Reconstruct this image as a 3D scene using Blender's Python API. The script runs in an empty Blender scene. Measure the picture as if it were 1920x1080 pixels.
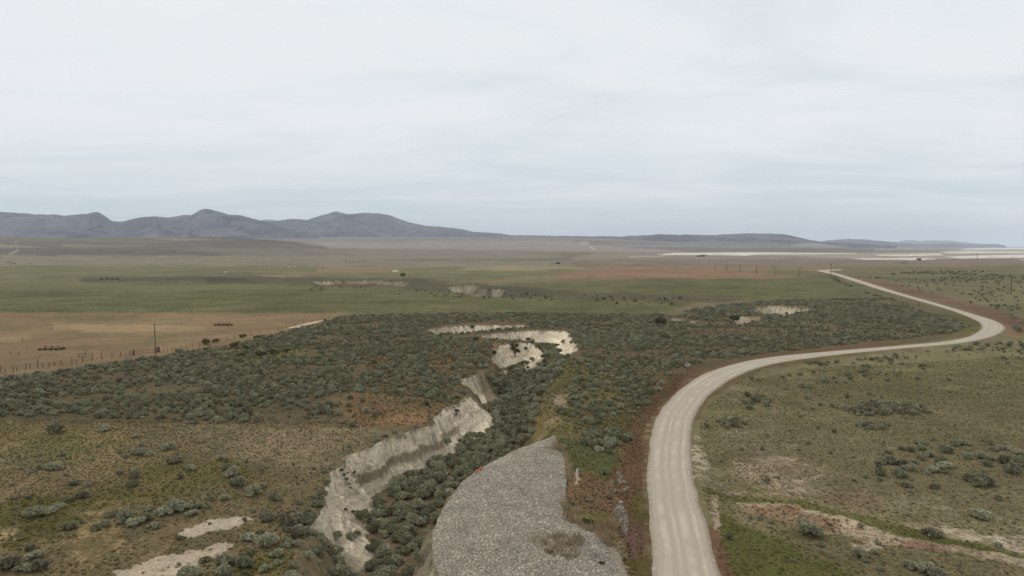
import bpy, math, random
import numpy as np

# ------------------------------------------------------------------ camera, sky, sun, exposure
scene = bpy.context.scene
C = scene.collection
F, CX, CY, HOR, H = 1280.0, 960.0, 540.0, 461.0, 34.0     # focal length / centre / horizon in photo pixels, camera height in m
TH = math.atan((CY - HOR) / F)
ST, CT = math.sin(TH), math.cos(TH)
cam_d = bpy.data.cameras.new('camera')
cam = bpy.data.objects.new('camera', cam_d)
C.objects.link(cam)
cam.location = (0, 0, H)
cam.rotation_euler = (math.pi / 2 - TH, 0, 0)
cam_d.sensor_width = 36.0
cam_d.lens = 24.0
cam_d.clip_start = 0.5
cam_d.clip_end = 200000.0
scene.camera = cam

SUN_EL, SUN_AZ = math.radians(56), math.radians(-62)      # azimuth from +y towards +x
HAZE = 4.4e-5


def make_world():
    w = bpy.data.worlds.new('World')
    scene.world = w
    w.use_nodes = True
    nt = w.node_tree
    N, L = nt.nodes, nt.links
    N.clear()
    out = N.new('ShaderNodeOutputWorld')
    bg = N.new('ShaderNodeBackground')
    bg.inputs['Strength'].default_value = 0.1
    L.new(bg.outputs[0], out.inputs[0])
    sky = N.new('ShaderNodeTexSky')
    sky.sky_type = 'NISHITA'
    sky.sun_disc = False
    sky.sun_elevation = SUN_EL
    sky.sun_rotation = SUN_AZ
    tc = N.new('ShaderNodeTexCoord')
    sep = N.new('ShaderNodeSeparateXYZ')
    L.new(tc.outputs['Generated'], sep.inputs[0])

    def math_(op, a, b=None, clamp=False):
        m = N.new('ShaderNodeMath'); m.operation = op; m.use_clamp = clamp
        for i, v in enumerate((a, b)):
            if v is None: continue
            if isinstance(v, (int, float)): m.inputs[i].default_value = v
            else: L.new(v, m.inputs[i])
        return m.outputs[0]

    def ramp(x, lo, hi):
        m = N.new('ShaderNodeMapRange'); m.interpolation_type = 'SMOOTHSTEP'
        m.inputs[1].default_value = lo; m.inputs[2].default_value = hi
        L.new(x, m.inputs[0])
        return m.outputs[0]

    def mix(f, a, b):
        m = N.new('ShaderNodeMix'); m.data_type = 'RGBA'
        if isinstance(f, (int, float)): m.inputs[0].default_value = f
        else: L.new(f, m.inputs[0])
        for i, v in ((6, a), (7, b)):
            if isinstance(v, tuple): m.inputs[i].default_value = (*v, 1)
            else: L.new(v, m.inputs[i])
        return m.outputs[2]

    z = math_('MAXIMUM', sep.outputs[2], 0.0)
    d = math_('ADD', z, 0.10)
    px = math_('DIVIDE', sep.outputs[0], d)
    py = math_('DIVIDE', sep.outputs[1], d)
    cmb = N.new('ShaderNodeCombineXYZ')
    L.new(px, cmb.inputs[0]); L.new(py, cmb.inputs[1])

    def noise(scale, detail, off, rough=0.55, dist=0.0, sx=1.0, rot=0.0):
        mp = N.new('ShaderNodeMapping')
        mp.inputs['Location'].default_value = off
        mp.inputs['Scale'].default_value = (sx, 1, 1)
        mp.inputs['Rotation'].default_value = (0, 0, rot)
        L.new(cmb.outputs[0], mp.inputs[0])
        n = N.new('ShaderNodeTexNoise')
        n.inputs['Scale'].default_value = scale
        n.inputs['Detail'].default_value = detail
        n.inputs['Roughness'].default_value = rough
        n.inputs['Distortion'].default_value = dist
        L.new(mp.outputs[0], n.inputs['Vector'])
        return n.outputs[0]

    big = noise(0.42, 5, (3.1, 1.2, 0), 0.5, 0.6, 0.7, 0.5)
    fine = noise(1.5, 6, (7.7, 2.0, 0), 0.6, 0.9, 0.55, 0.35)
    wisp = noise(0.8, 7, (1.7, 9.0, 0), 0.6, 1.6, 0.6, -0.6)
    # thickness of the cloud sheet: thin (bluer) near the horizon
    lowf = ramp(z, 0.02, 0.20)
    thick = math_('ADD', math_('MULTIPLY', big, 0.75), math_('MULTIPLY', fine, 0.3))
    thick = math_('ADD', thick, math_('MULTIPLY', math_('SUBTRACT', wisp, 0.5), 0.62))
    thick = math_('ADD', thick, math_('MULTIPLY', math_('SUBTRACT', lowf, 0.5), 0.34))
    f = ramp(thick, 0.22, 0.74)
    thin = mix(0.12, (6.5, 7.6, 7.95), sky.outputs[0])
    col = mix(f, thin, (8.55, 8.8, 9.0))
    # pale veil just over the horizon
    veil = ramp(z, 0.07, 0.0)
    col = mix(math_('MULTIPLY', veil, 0.30), col, (6.9, 7.7, 8.0))
    L.new(col, bg.inputs['Color'])


make_world()
sun_d = bpy.data.lights.new('sun', 'SUN')
sun_d.energy = 1.5
sun_d.angle = math.radians(10)
sun_d.color = (1.0, 0.95, 0.88)
sun = bpy.data.objects.new('sun', sun_d)
C.objects.link(sun)
sun.rotation_euler = (math.pi / 2 - SUN_EL, 0, math.pi - SUN_AZ)   # shines from azimuth SUN_AZ
scene.view_settings.view_transform = 'Standard'
scene.view_settings.look = 'None'
scene.view_settings.exposure = 0.0
scene.view_settings.gamma = 1.0
scene.view_settings.use_curve_mapping = False
scene.cycles.max_bounces = 6
scene.cycles.diffuse_bounces = 2
scene.cycles.glossy_bounces = 1
scene.cycles.transmission_bounces = 1
scene.cycles.volume_bounces = 1
scene.cycles.transparent_max_bounces = 8
scene.cycles.use_denoising = True
scene.cycles.denoiser = 'OPENIMAGEDENOISE'
scene.cycles.denoising_input_passes = 'RGB_ALBEDO_NORMAL'
scene.cycles.denoising_prefilter = 'NONE'
scene.cycles.caustics_reflective = False
scene.cycles.caustics_refractive = False

rng = np.random.default_rng(11)
random.seed(5)


# ------------------------------------------------------------------ helpers
def U(u, v, z=0.0):
    """Photo pixel -> the world point at height z that it looks at."""
    a, b = (u - CX) / F, (CY - v) / F
    dy, dz = CT + b * ST, -ST + b * CT
    k = (z - H) / dz
    return a * k, dy * k


def P(x, y, z):
    dep = y * CT + (H - z) * ST
    return CX + F * x / dep, CY + F * ((H - z) * CT - y * ST) / dep


def hash2(ix, iy, seed):
    n = (ix.astype(np.int64) * 374761393 + iy.astype(np.int64) * 668265263 + seed * 1274126177) & 0x7fffffff
    n = ((n ^ (n >> 13)) * 1274126177) & 0x7fffffff
    n = ((n ^ (n >> 16)) * 1911520717) & 0x7fffffff
    return ((n ^ (n >> 15)) & 0xffff) / 65535.0


def vnoise(x, y, seed=0):
    fx, fy = np.floor(x), np.floor(y)
    tx, ty = x - fx, y - fy
    tx = tx * tx * (3 - 2 * tx); ty = ty * ty * (3 - 2 * ty)
    a = hash2(fx, fy, seed); b = hash2(fx + 1, fy, seed)
    c = hash2(fx, fy + 1, seed); d = hash2(fx + 1, fy + 1, seed)
    return (a + (b - a) * tx) * (1 - ty) + (c + (d - c) * tx) * ty


def fbm(x, y, oct=4, seed=0):
    s, a, t = 0, 1.0, 0
    for i in range(oct):
        s = s + a * vnoise(x, y, seed + i * 17); t += a
        x, y, a = x * 2.03 + 5.1, y * 2.03 + 1.7, a * 0.5
    return s / t


def sstep(lo, hi, x):
    t = np.clip((x - lo) / (hi - lo), 0, 1)
    return t * t * (3 - 2 * t)


def lin(c):
    c = np.asarray(c, float) / 255.0
    return np.where(c <= 0.04045, c / 12.92, ((c + 0.055) / 1.055) ** 2.4)


EXPO, SAT = 1.2, .82


def S(c):
    """A colour read off the photo (flat ground under this sky) -> the albedo that gives it."""
    c = np.asarray(c, float)
    g = c @ np.array((.3, .59, .11))
    return lin(np.clip((g + (c - g) * SAT) * np.array((1.02, 1.0, .95)), 0, 255)) / EXPO


def seg_dist(px, py, ax, ay, bx, by):
    dx, dy = bx - ax, by - ay
    t = np.clip(((px - ax) * dx + (py - ay) * dy) / max(dx * dx + dy * dy, 1e-9), 0, 1)
    return np.hypot(px - ax - t * dx, py - ay - t * dy), t


def inside(px, py, poly):
    r = np.zeros(px.shape, bool)
    n = len(poly)
    for i in range(n):
        (ax, ay), (bx, by) = poly[i][:2], poly[(i + 1) % n][:2]
        if ay == by: continue
        c = ((ay > py) != (by > py)) & (px < (bx - ax) * (py - ay) / (by - ay) + ax)
        r ^= c
    return r


# ------------------------------------------------------------------ terrain: height
# the gully and the smaller wash cuts: rim in photo pixels, metres from rim to foot, how bare the bank is
CUTS = [
    (6.5, [(505, 1150, 7, .1), (545, 1060, 7, .2), (572, 1000, 6, .25), (588, 962, 7, .75), (596, 940, 7, 1), (604, 915, 6, 1), (628, 884, 5.2, 1), (641, 858, 4.3, 1),
           (690, 840, 3, 1), (722, 826, 2.6, 1), (757, 816, 2.6, 1), (806, 796, 3, 1), (812, 782, 5, 1), (832, 766, 6, 1), (862, 752, 6, 1),
           (880, 738, 5.5, .9), (874, 726, 6, .25), (857, 713, 4.5, .6), (880, 707, 5, .75), (900, 703, 6, .4), (916, 694, 7, .15), (921, 682, 6, .3), (924, 668, 4, 1), (927, 655, 5, 1),
           (945, 647, 7, 1), (975, 643.5, 8, 1), (1003, 643.5, 8, 1), (1018, 652, 7, .7), (1062, 672, 12, 0), (1072, 700, 14, 0), (1058, 735, 14, 0),
           (1048, 765, 12, 0), (1054, 792, 9, 0), (1040, 815, 4, 0), (1034, 822, 2.5, 0), (960, 851, 2.2, 0), (893, 884, 2.2, 0), (845, 933, 2.5, 0),
           (815, 985, 3, .2), (812, 1030, 3.5, .5), (824, 1080, 3.5, .5), (838, 1150, 3.5, .5)]),
    (4.2, [(888, 629.5, 1.5, .9), (930, 625, 2.5, 1), (980, 621.5, 4, 1), (1030, 619.5, 6, 1), (1060, 620.5, 7, 1), (1071, 629, 6, 1), (1082, 648, 6, .8),
           (1082, 668, 9, .1), (1040, 670, 8, 0), (1014, 662, 6, 0), (1006, 650, 3, .3), (1000, 640, 3, 0), (960, 637, 3, 0), (905, 634.5, 2, 0)]),
    (3.5, [(799, 617, 1.5, .8), (830, 612.5, 2, 1), (890, 609.8, 3, 1), (983, 608.5, 3, 1), (988, 612.5, 3, .3), (940, 617, 3, 0), (880, 623, 3, 0), (815, 627, 2, .2)]),
    (5.0, [(1414, 577, 2, .8), (1450, 572, 5, 1), (1475, 573, 5, 1), (1514, 578, 3, .9), (1516, 586, 5, 0), (1470, 595, 6, 0), (1418, 585, 5, 0)]),
    (3.0, [(1360, 598, 2, .4), (1378, 595, 3, .55), (1428, 593, 3, .45), (1434, 600, 4, 0), (1400, 608, 4, 0), (1362, 606, 4, 0)]),
    (6.5, [(838, 537, 4, .9), (862, 533.5, 8, .52), (888, 532.5, 8, .6), (897, 539, 8, .38), (915, 542, 7, .5), (936, 541.5, 8, .68), (950, 546, 6, .5), (946, 556, 9, 0), (870, 556, 9, 0), (845, 546, 8, 0)]),
    (4.0, [(585, 527.5, 5, .9), (640, 524.5, 6, .44), (700, 525.5, 7, .5), (750, 527, 8, .5), (774, 530.5, 6, .42), (760, 537, 9, 0), (600, 534, 9, 0)]),
]
CUTW = []
for D, rim in CUTS:
    CUTW.append((D, [(*U(u, v), r, b) for u, v, r, b in rim]))

ROAD_L = [(1233, 1180), (1225, 1080), (1217, 960), (1215, 880), (1220, 820), (1231, 782), (1250, 755), (1280, 726), (1320, 701), (1380, 681), (1450, 668.5), (1550, 659), (1640, 651.5), (1700, 646.5), (1770, 640), (1815, 631),
          (1836, 620), (1841, 612), (1833, 602), (1806, 590), (1770, 577.5), (1720, 563), (1650, 543), (1600, 527), (1566, 516), (1546, 511), (1533, 508.4), (1534, 506.6), (1548, 505.8), (1578, 504.8)]
ROAD_R = [(1385, 1180), (1352, 1080), (1325, 985), (1301, 900), (1295, 840), (1298, 800), (1310, 766), (1335, 736), (1372, 710), (1420, 690), (1480, 676.5), (1565, 665.5), (1650, 657), (1715, 651), (1790, 644.5), (1842, 636),
          (1872, 626), (1884, 617), (1880, 608.5), (1860, 599), (1828, 589.5), (1762, 570), (1688, 549), (1628, 530), (1588, 517.5), (1567, 511.5), (1556, 508.9), (1556, 508.3), (1560, 507.4), (1580, 505.9)]
ROADZ = 0.30


def catmull(pts, n):
    pts = np.array(pts, float)
    e = np.vstack([2 * pts[0] - pts[1], pts, 2 * pts[-1] - pts[-2]])
    out = []
    for i in range(1, len(e) - 2):
        p0, p1, p2, p3 = e[i - 1:i + 3]
        t = np.linspace(0, 1, n, endpoint=False)[:, None]
        out.append(0.5 * ((2 * p1) + (-p0 + p2) * t + (2 * p0 - 5 * p1 + 4 * p2 - p3) * t ** 2 + (-p0 + 3 * p1 - 3 * p2 + p3) * t ** 3))
    return np.vstack(out + [pts[-1:]])


rl = catmull([U(u, v, ROADZ) for u, v in ROAD_L], 8)
rr = catmull([U(u, v, ROADZ) for u, v in ROAD_R], 8)
RC = (rl + rr) / 2
RW = np.hypot(*(rl - rr).T) / 2

RIP = [(1040, 819), (1000, 832), (955, 851), (905, 877), (870, 902), (843, 935), (822, 970), (810, 1000), (812, 1040), (824, 1080), (838, 1190), (1215, 1190), (1178, 1075), (1160, 1035),
       (1138, 1005), (1100, 995), (1075, 980), (1060, 950), (1062, 905), (1060, 865), (1048, 838)]
RIPW = [U(u, v) for u, v in RIP]
RIP2 = [(1157, 880), (1163, 882), (1172, 905), (1179, 920), (1170, 916), (1162, 900)]
RIP3 = [(1168, 930), (1183, 932), (1184, 960), (1182, 985), (1176, 1001), (1168, 998), (1163, 975), (1154, 962), (1158, 950), (1168, 945)]

FAN_Y = [0, 2200, 2500, 3000, 4000, 5000, 6500, 9000, 12000, 60000]
FAN_Z = [0, 0, 3, 8, 22, 46, 100, 150, 152, 150]
MESA_Z = [0, 0, 0, 0, 0, 12, 46, 90, 90, 90]


def road_dist(x, y):
    """Distance from the road's centre line minus its half width (only near it), else large."""
    out = np.full(x.shape, 1e3)
    k = 4
    for i in range(0, len(RC) - 1, k):
        j = min(i + k, len(RC) - 1)
        ax, ay = RC[i]; bx, by = RC[j]
        m = (x > min(ax, bx) - 25) & (x < max(ax, bx) + 25) & (y > min(ay, by) - 25) & (y < max(ay, by) + 25)
        if not m.any(): continue
        for q in range(i, j):
            d, t = seg_dist(x[m], y[m], *RC[q], *RC[q + 1])
            out[m] = np.minimum(out[m], d - (RW[q] * (1 - t) + RW[q + 1] * t))
    return out


def cut_depth(x, y):
    """Height of the gully cuts (<= 0), bank bareness and how far down the bank (0 rim .. 1 foot)."""
    h = np.zeros(x.shape); bare = np.zeros(x.shape); frac = np.zeros(x.shape); along = np.zeros(x.shape)
    for ci, (D, rim) in enumerate(CUTW):
        xs = [p[0] for p in rim]; ys = [p[1] for p in rim]
        m = (x > min(xs) - 5) & (x < max(xs) + 5) & (y > min(ys) - 5) & (y < max(ys) + 5)
        if not m.any(): continue
        X, Y = x[m], y[m]
        sc = 1.0 if ci < 3 else 0.35
        wf = .24 * sc if ci == 0 else .20 * sc
        X = X + (fbm(X * wf, Y * wf, 3, 3 + ci) - .5) * (2.4 / sc) * (1.0 if ci else 1.2)
        Y = Y + (fbm(X * wf, Y * wf, 3, 33 + ci) - .5) * (2.4 / sc) * (1.0 if ci else 1.2)
        ins = inside(X, Y, rim)
        T = np.full(X.shape, 9.0); B = np.zeros(X.shape); A_ = np.zeros(X.shape)
        n = len(rim); arc = 0.0
        for i in range(n):
            a, b = rim[i], rim[(i + 1) % n]
            d, t = seg_dist(X, Y, a[0], a[1], b[0], b[1])
            run = a[2] * (1 - t) + b[2] * t
            bb = a[3] * (1 - t) + b[3] * t
            q = d / run
            c = q < T
            ln_ = math.hypot(b[0] - a[0], b[1] - a[1])
            T = np.where(c, q, T); B = np.where(c, bb, B); A_ = np.where(c, arc + t * ln_, A_)
            arc += ln_
        # rills running down the bare banks
        fr = 1.0 if ci == 0 else .35 * sc
        amp = sstep(.3, .7, fbm(A_ * .12 * fr, T * .3 + 8, 2, 79))
        rill = (fbm(A_ * .40 * fr + T * .5, T * 1.4 + 3, 3, 71) - .5) * (.35 + .8 * amp) + (fbm(A_ * 1.7 * fr - T * .6, T * 2.0, 3, 75) - .5) * (.25 + .4 * amp)
        Tn = np.clip(T + rill * B * np.clip(T * 1.6, 0, .42), 0, 3)
        steep = np.interp(Tn, [0, .09, .27, .42, .54, .64, 1.0], [0, .15, .42, .50, .68, .74, 1.0])
        gentle = sstep(0, 1, Tn)
        pr = np.where(B > .4, steep, gentle)
        pr = np.where(ins, pr, 0)
        fl = -D * pr * (1 - 0.10 * (fbm(X * .12, Y * .12, 2, 9) - .5))
        if ci < 3:      # crumbling clods and small ledges on the bare faces
            rgh = (fbm(A_ * 1.3, T * 5, 3, 81) - .5) * 1.1 + (fbm(X * 3.1, Y * 3.1, 3, 85) - .5) * .5
            fl = fl + rgh * B * np.where(ins, np.sin(np.pi * np.clip(pr, 0, 1)), 0)
        h[m] = np.minimum(h[m], fl)
        bm = np.where(ins & (Tn < 1.12), B, 0) * (1 - sstep(.95, 1.12, Tn))
        bare[m] = np.maximum(bare[m], bm)
        frac[m] = np.maximum(frac[m], pr)
        along[m] = np.where(ins, A_ * fr, along[m])
    return h, bare, frac, along


def base_elev(x, y):
    u = CX + F * x / np.maximum(y, 1)
    e1 = np.interp(y, FAN_Y, FAN_Z); e2 = np.interp(y, FAN_Y, MESA_Z)
    w = sstep(1020, 1300, u)
    e = (e1 * (1 - w) + e2 * w) * (1 - sstep(1480, 1640, u))
    # the long dark rise on the left
    cv = np.interp(u, [-900, -200, 0, 150, 330, 420, 520, 640, 760], [448, 446, 445, 446, 445, 444.5, 451, 462, 476])
    ch = np.maximum(34 + (461 - cv) / F * 3600, 0) * (1 - sstep(560, 800, u))
    bump = np.where(y < 3600, sstep(1500, 3600, y) ** 1.15, 1 - .55 * sstep(3600, 5200, y))
    e = np.maximum(e, ch * bump)
    return e


def height(x, y, full=False):
    x = np.asarray(x, float); y = np.asarray(y, float)
    # broad undulation, small hummocks near the camera
    z = (fbm(x / 70, y / 70, 3, 2) - .5) * 1.0 * sstep(20, 120, y)
    z += (fbm(x / 9, y / 9, 3, 5) - .5) * .34 * (1 - sstep(150, 420, y))
    z += (fbm(x / 1.6, y / 1.6, 3, 8) - .5) * .16 * (1 - sstep(90, 200, y))
    z += (fbm(x / 420, y / 420, 3, 12) - .5) * 3.0 * sstep(500, 1500, y)
    e = base_elev(x, y)
    z = z + e
    h, bare, frac, along = cut_depth(x, y)
    z = z + h
    # stone apron
    m = (y > 50) & (y < 135) & (x > -15) & (x < 25)
    if m.any():
        X, Y = x[m], y[m]
        ins = inside(X, Y, RIPW)
        d = np.full(X.shape, 99.0)
        for i in range(len(RIPW)):
            d = np.minimum(d, seg_dist(X, Y, *RIPW[i], *RIPW[(i + 1) % len(RIPW)])[0])
        zz = z[m]
        lift = 1.0 * (1 - np.exp(-d / 3.0)) + .06
        z[m] = np.where(ins, np.maximum(zz, lift + (fbm(X / 5, Y / 5, 2, 4) - .5) * .4), zz)
    # low embankment of the road
    rd = road_dist(x, y)
    k = 1 - sstep(0.0, 3.2, rd)
    base = e + (fbm(x / 70, y / 70, 3, 2) - .5) * 0.0
    z = z * (1 - k) + (base + ROADZ - .14) * k
    k2 = np.exp(-((rd - 4.6) / 1.6) ** 2) * .25
    z = z - k2
    if full: return z, bare, frac, rd, along
    return z


# ------------------------------------------------------------------ terrain: what covers the ground
COV = []


def cov(poly, a, b=None, bias=.5, feather=3, warp=4, op=1.0):
    b = b if b is not None else a
    if max(p[1] for p in poly) < 505 and max(a) < 180:      # far colours are greyed, putting distance haze into them
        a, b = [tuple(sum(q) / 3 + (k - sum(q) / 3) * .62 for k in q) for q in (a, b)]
    COV.append((poly, S(a), S(b), bias, feather, warp, op))


W = 3200
L0 = -1400
# far bands, painted from the back to the front
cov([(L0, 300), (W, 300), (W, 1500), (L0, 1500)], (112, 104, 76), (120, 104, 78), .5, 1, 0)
cov([(L0, 300), (W, 300), (W, 470), (1400, 470), (1200, 474), (1000, 471), (600, 466), (L0, 452)], (150, 136, 128), (132, 122, 118), .5, 2, 2)      # alluvial fan, lavender distance haze tinted into its colour
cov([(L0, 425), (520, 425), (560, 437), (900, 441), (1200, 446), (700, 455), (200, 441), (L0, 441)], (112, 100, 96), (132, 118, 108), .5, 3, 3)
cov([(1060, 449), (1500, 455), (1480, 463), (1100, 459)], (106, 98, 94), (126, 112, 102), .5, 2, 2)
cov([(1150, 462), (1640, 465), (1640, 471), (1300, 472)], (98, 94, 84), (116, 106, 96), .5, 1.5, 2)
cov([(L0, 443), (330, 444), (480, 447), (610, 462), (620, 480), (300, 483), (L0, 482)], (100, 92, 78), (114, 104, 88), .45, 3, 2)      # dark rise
cov([(L0, 444), (200, 446), (330, 452), (300, 457), (100, 452), (L0, 452)], (112, 106, 86), None, .5, 3, 3, .8)
cov([(270, 446), (400, 446.5), (460, 448.5), (330, 451)], (134, 122, 104), None, .5, 1, 1, .9)
cov([(330, 443.5), (420, 444), (520, 450), (600, 456), (480, 456), (440, 449.5), (340, 446)], (86, 80, 72), None, .5, 1, 1, .8)
cov([(120, 458), (270, 460), (180, 464), (110, 462)], (142, 116, 94), None, .5, 2, 2, .8)
cov([(L0, 459), (30, 459.5), (90, 464), (40, 464), (L0, 462)], (150, 128, 108), None, .5, 1, 1, .8)
cov([(L0, 466), (200, 468), (420, 472), (400, 481), (L0, 479)], (92, 84, 72), None, .5, 3, 3, .7)
cov([(380, 464), (1000, 470), (1000, 478), (500, 478), (330, 470)], (118, 108, 90), (128, 112, 94), .5, 3, 3, .8)
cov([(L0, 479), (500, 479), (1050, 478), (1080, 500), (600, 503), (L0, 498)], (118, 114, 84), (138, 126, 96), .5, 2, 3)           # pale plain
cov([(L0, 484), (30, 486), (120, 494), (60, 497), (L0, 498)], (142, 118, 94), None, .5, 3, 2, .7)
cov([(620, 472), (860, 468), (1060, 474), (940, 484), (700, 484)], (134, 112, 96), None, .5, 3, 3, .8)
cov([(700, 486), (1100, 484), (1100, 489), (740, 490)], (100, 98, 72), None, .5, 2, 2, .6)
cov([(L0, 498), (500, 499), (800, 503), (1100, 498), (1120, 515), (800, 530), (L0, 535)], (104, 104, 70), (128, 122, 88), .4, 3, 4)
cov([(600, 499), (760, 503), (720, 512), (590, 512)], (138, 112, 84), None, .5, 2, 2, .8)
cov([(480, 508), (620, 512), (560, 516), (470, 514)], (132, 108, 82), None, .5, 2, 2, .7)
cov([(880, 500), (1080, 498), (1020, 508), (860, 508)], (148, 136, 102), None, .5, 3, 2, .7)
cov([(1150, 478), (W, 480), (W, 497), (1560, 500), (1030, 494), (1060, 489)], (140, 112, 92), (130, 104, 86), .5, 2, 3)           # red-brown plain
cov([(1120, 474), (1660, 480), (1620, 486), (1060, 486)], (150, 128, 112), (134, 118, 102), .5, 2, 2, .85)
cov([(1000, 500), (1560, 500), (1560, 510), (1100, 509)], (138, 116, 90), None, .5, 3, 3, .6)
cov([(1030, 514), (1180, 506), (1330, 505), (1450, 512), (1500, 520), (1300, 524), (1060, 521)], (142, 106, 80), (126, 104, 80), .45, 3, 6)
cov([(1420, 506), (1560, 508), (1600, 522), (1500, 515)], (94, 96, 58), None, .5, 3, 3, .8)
# middle greens
cov([(L0, 532), (350, 531), (760, 536), (1000, 530), (1300, 524), (1560, 516), (1660, 548), (1500, 566), (1300, 566), (1250, 588), (640, 590), (L0, 586)], (81, 87, 46), (103, 101, 62), .5, 3, 5)
cov([(L0, 528), (600, 533), (480, 545), (200, 548), (L0, 545)], (106, 106, 70), None, .5, 3, 4, .6)
cov([(600, 545), (840, 545), (1000, 560), (800, 556)], (92, 94, 58), None, .5, 4, 3, .6)
cov([(140, 519), (420, 517), (600, 520), (780, 522), (870, 530), (950, 536), (1100, 548), (1280, 552), (1250, 562), (960, 558), (820, 545), (600, 536), (360, 529), (160, 529)], (80, 77, 60), (98, 92, 70), .4, 3, 4, .9)
cov([(380, 520), (455, 521), (470, 526), (390, 528)], (58, 54, 44), None, .5, 2, 2, .7)
cov([(1010, 548), (1240, 552), (1400, 556), (1380, 566), (1100, 561)], (92, 82, 62), (112, 88, 68), .4, 2.5, 3, .9)
cov([(1480, 556), (1660, 548), (1800, 590), (1840, 612), (1400, 640)], (86, 84, 56), (104, 96, 62), .5, 6, 4, .9)
# right of the far road
cov([(1560, 498), (W, 496), (W, 720), (1900, 640), (1880, 600), (1700, 545)], (104, 100, 66), (118, 110, 76), .45, 3, 4)
cov([(1700, 508), (W, 506), (W, 530), (1900, 528), (1720, 520)], (92, 90, 64), (112, 106, 74), .5, 3, 4, .8)
cov([(1640, 520), (1830, 521), (1840, 526), (1660, 526)], (80, 80, 58), None, .5, 2, 2, .7)
cov([(1790, 590), (1900, 600), (W, 590), (W, 635), (1900, 630)], (128, 100, 74), (110, 98, 68), .4, 5, 5, .8)
cov([(1600, 521), (1700, 549), (1830, 587), (1882, 604), (1905, 625), (1950, 630), (1930, 600), (1850, 575), (1740, 548), (1630, 520)], (116, 86, 68), (100, 84, 62), .4, 3, 3, .9)
# brown field
cov([(L0, 584), (560, 587), (652, 586), (600, 603), (500, 632), (300, 668), (0, 712), (L0, 900)], (134, 107, 79), (116, 103, 72), .48, 2, 2)
cov([(100, 606), (380, 612), (420, 618), (260, 626), (100, 618)], (154, 128, 92), None, .5, 3, 3, .65)
cov([(L0, 628), (60, 630), (40, 642), (L0, 640)], (154, 126, 94), None, .5, 4, 3, .6)
cov([(100, 591), (300, 592), (250, 601), (80, 600)], (108, 100, 64), None, .5, 4, 3, .7)
cov([(200, 628), (300, 622), (360, 632), (260, 642)], (116, 102, 66), None, .5, 3, 3, .6)
# sagebrush country floor
cov([(L0, 900), (0, 712), (300, 668), (500, 632), (640, 592), (900, 586), (1250, 588), (1380, 590), (1840, 612), (1820, 632), (1700, 644), (1440, 668), (1300, 700), (1200, 800), (1000, 830), (640, 800), (L0, 800)], (98, 84, 58), (86, 80, 50), .45, 3, 3)
cov([(860, 645), (930, 640), (930, 690), (850, 700), (780, 680), (800, 655)], (132, 96, 62), (104, 84, 54), .45, 8, 8, .9)
cov([(700, 660), (820, 670), (860, 700), (780, 730), (700, 700)], (118, 90, 58), (98, 84, 52), .5, 12, 8, .8)
cov([(1080, 690), (1240, 690), (1260, 710), (1180, 760), (1090, 760)], (122, 98, 64), (98, 90, 54), .45, 10, 8, .9)
cov([(1190, 600), (1260, 600), (1310, 610), (1200, 625)], (126, 108, 86), (98, 84, 62), .4, 5, 4, .7)
cov([(1240, 593), (1265, 596), (1310, 602), (1300, 609), (1268, 603)], (156, 144, 124), None, .5, 2, 3, .7)
cov([(640, 733), (760, 742), (850, 756), (812, 785), (790, 796), (700, 800), (640, 780)], (122, 94, 64), (104, 86, 56), .5, 8, 10, .9)
cov([(700, 780), (800, 772), (806, 792), (760, 800)], (136, 104, 74), None, .5, 6, 8, .7)
cov([(440, 636), (560, 640), (570, 670), (480, 678), (420, 660)], (104, 96, 48), None, .5, 8, 6, .7)
# slope right of the gully
cov([(960, 660), (1080, 670), (1200, 700), (1230, 740), (1180, 850), (1040, 830), (1000, 770)], (104, 94, 58), (92, 90, 48), .5, 8, 6, .8)
cov([(985, 770), (1040, 760), (1050, 790), (1010, 800)], (118, 104, 62), None, .5, 4, 4, .8)
cov([(1040, 740), (1062, 738), (1062, 762), (1044, 764)], (160, 142, 118), (120, 108, 80), .5, 3, 4, .7)
cov([(1000, 790), (1046, 777), (1050, 781), (1010, 798)], (146, 132, 108), (110, 98, 70), .5, 3, 5, .6)
# left meadow
cov([(L0, 795), (200, 792), (640, 798), (720, 826), (640, 860), (592, 955), (540, 1080), (540, 1300), (L0, 1300)], (124, 107, 74), (106, 96, 66), .5, 6, 6)
cov([(L0, 800), (180, 800), (260, 830), (140, 850), (L0, 850)], (132, 112, 70), (104, 100, 58), .45, 12, 10, .8)
cov([(60, 815), (160, 820), (150, 865), (60, 880), (0, 850)], (98, 98, 60), None, .5, 12, 10, .6)
cov([(340, 800), (640, 800), (700, 830), (620, 880), (400, 870)], (136, 119, 92), (110, 101, 72), .5, 12, 10, .8)
cov([(300, 868), (460, 862), (480, 905), (300, 920), (240, 890)], (96, 92, 42), (110, 96, 54), .4, 12, 10, .85)
cov([(0, 930), (200, 915), (380, 920), (300, 940), (150, 960), (120, 1010), (0, 1030), (L0, 1030), (L0, 950)], (86, 84, 38), (104, 92, 48), .4, 10, 12, .9)
cov([(180, 955), (236, 930), (240, 955), (215, 980), (250, 1020), (160, 1060), (130, 1040), (150, 985)], (166, 140, 100), (112, 98, 60), .55, 3, 12, .9)
cov([(0, 985), (40, 980), (30, 1010), (0, 1020)], (164, 140, 104), (100, 92, 52), .5, 3, 8, .8)
cov([(240, 1010), (330, 1000), (300, 1050), (230, 1045)], (150, 128, 98), (114, 100, 66), .5, 4, 10, .8)
cov([(400, 960), (560, 940), (590, 960), (570, 1000), (480, 960)], (128, 108, 90), (106, 92, 66), .5, 8, 8, .7)
cov([(338, 1000), (350, 988), (400, 974), (470, 969), (478, 973), (440, 986), (390, 997), (352, 1008)], (178, 164, 146), (152, 136, 116), .35, 2, 5)
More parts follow.
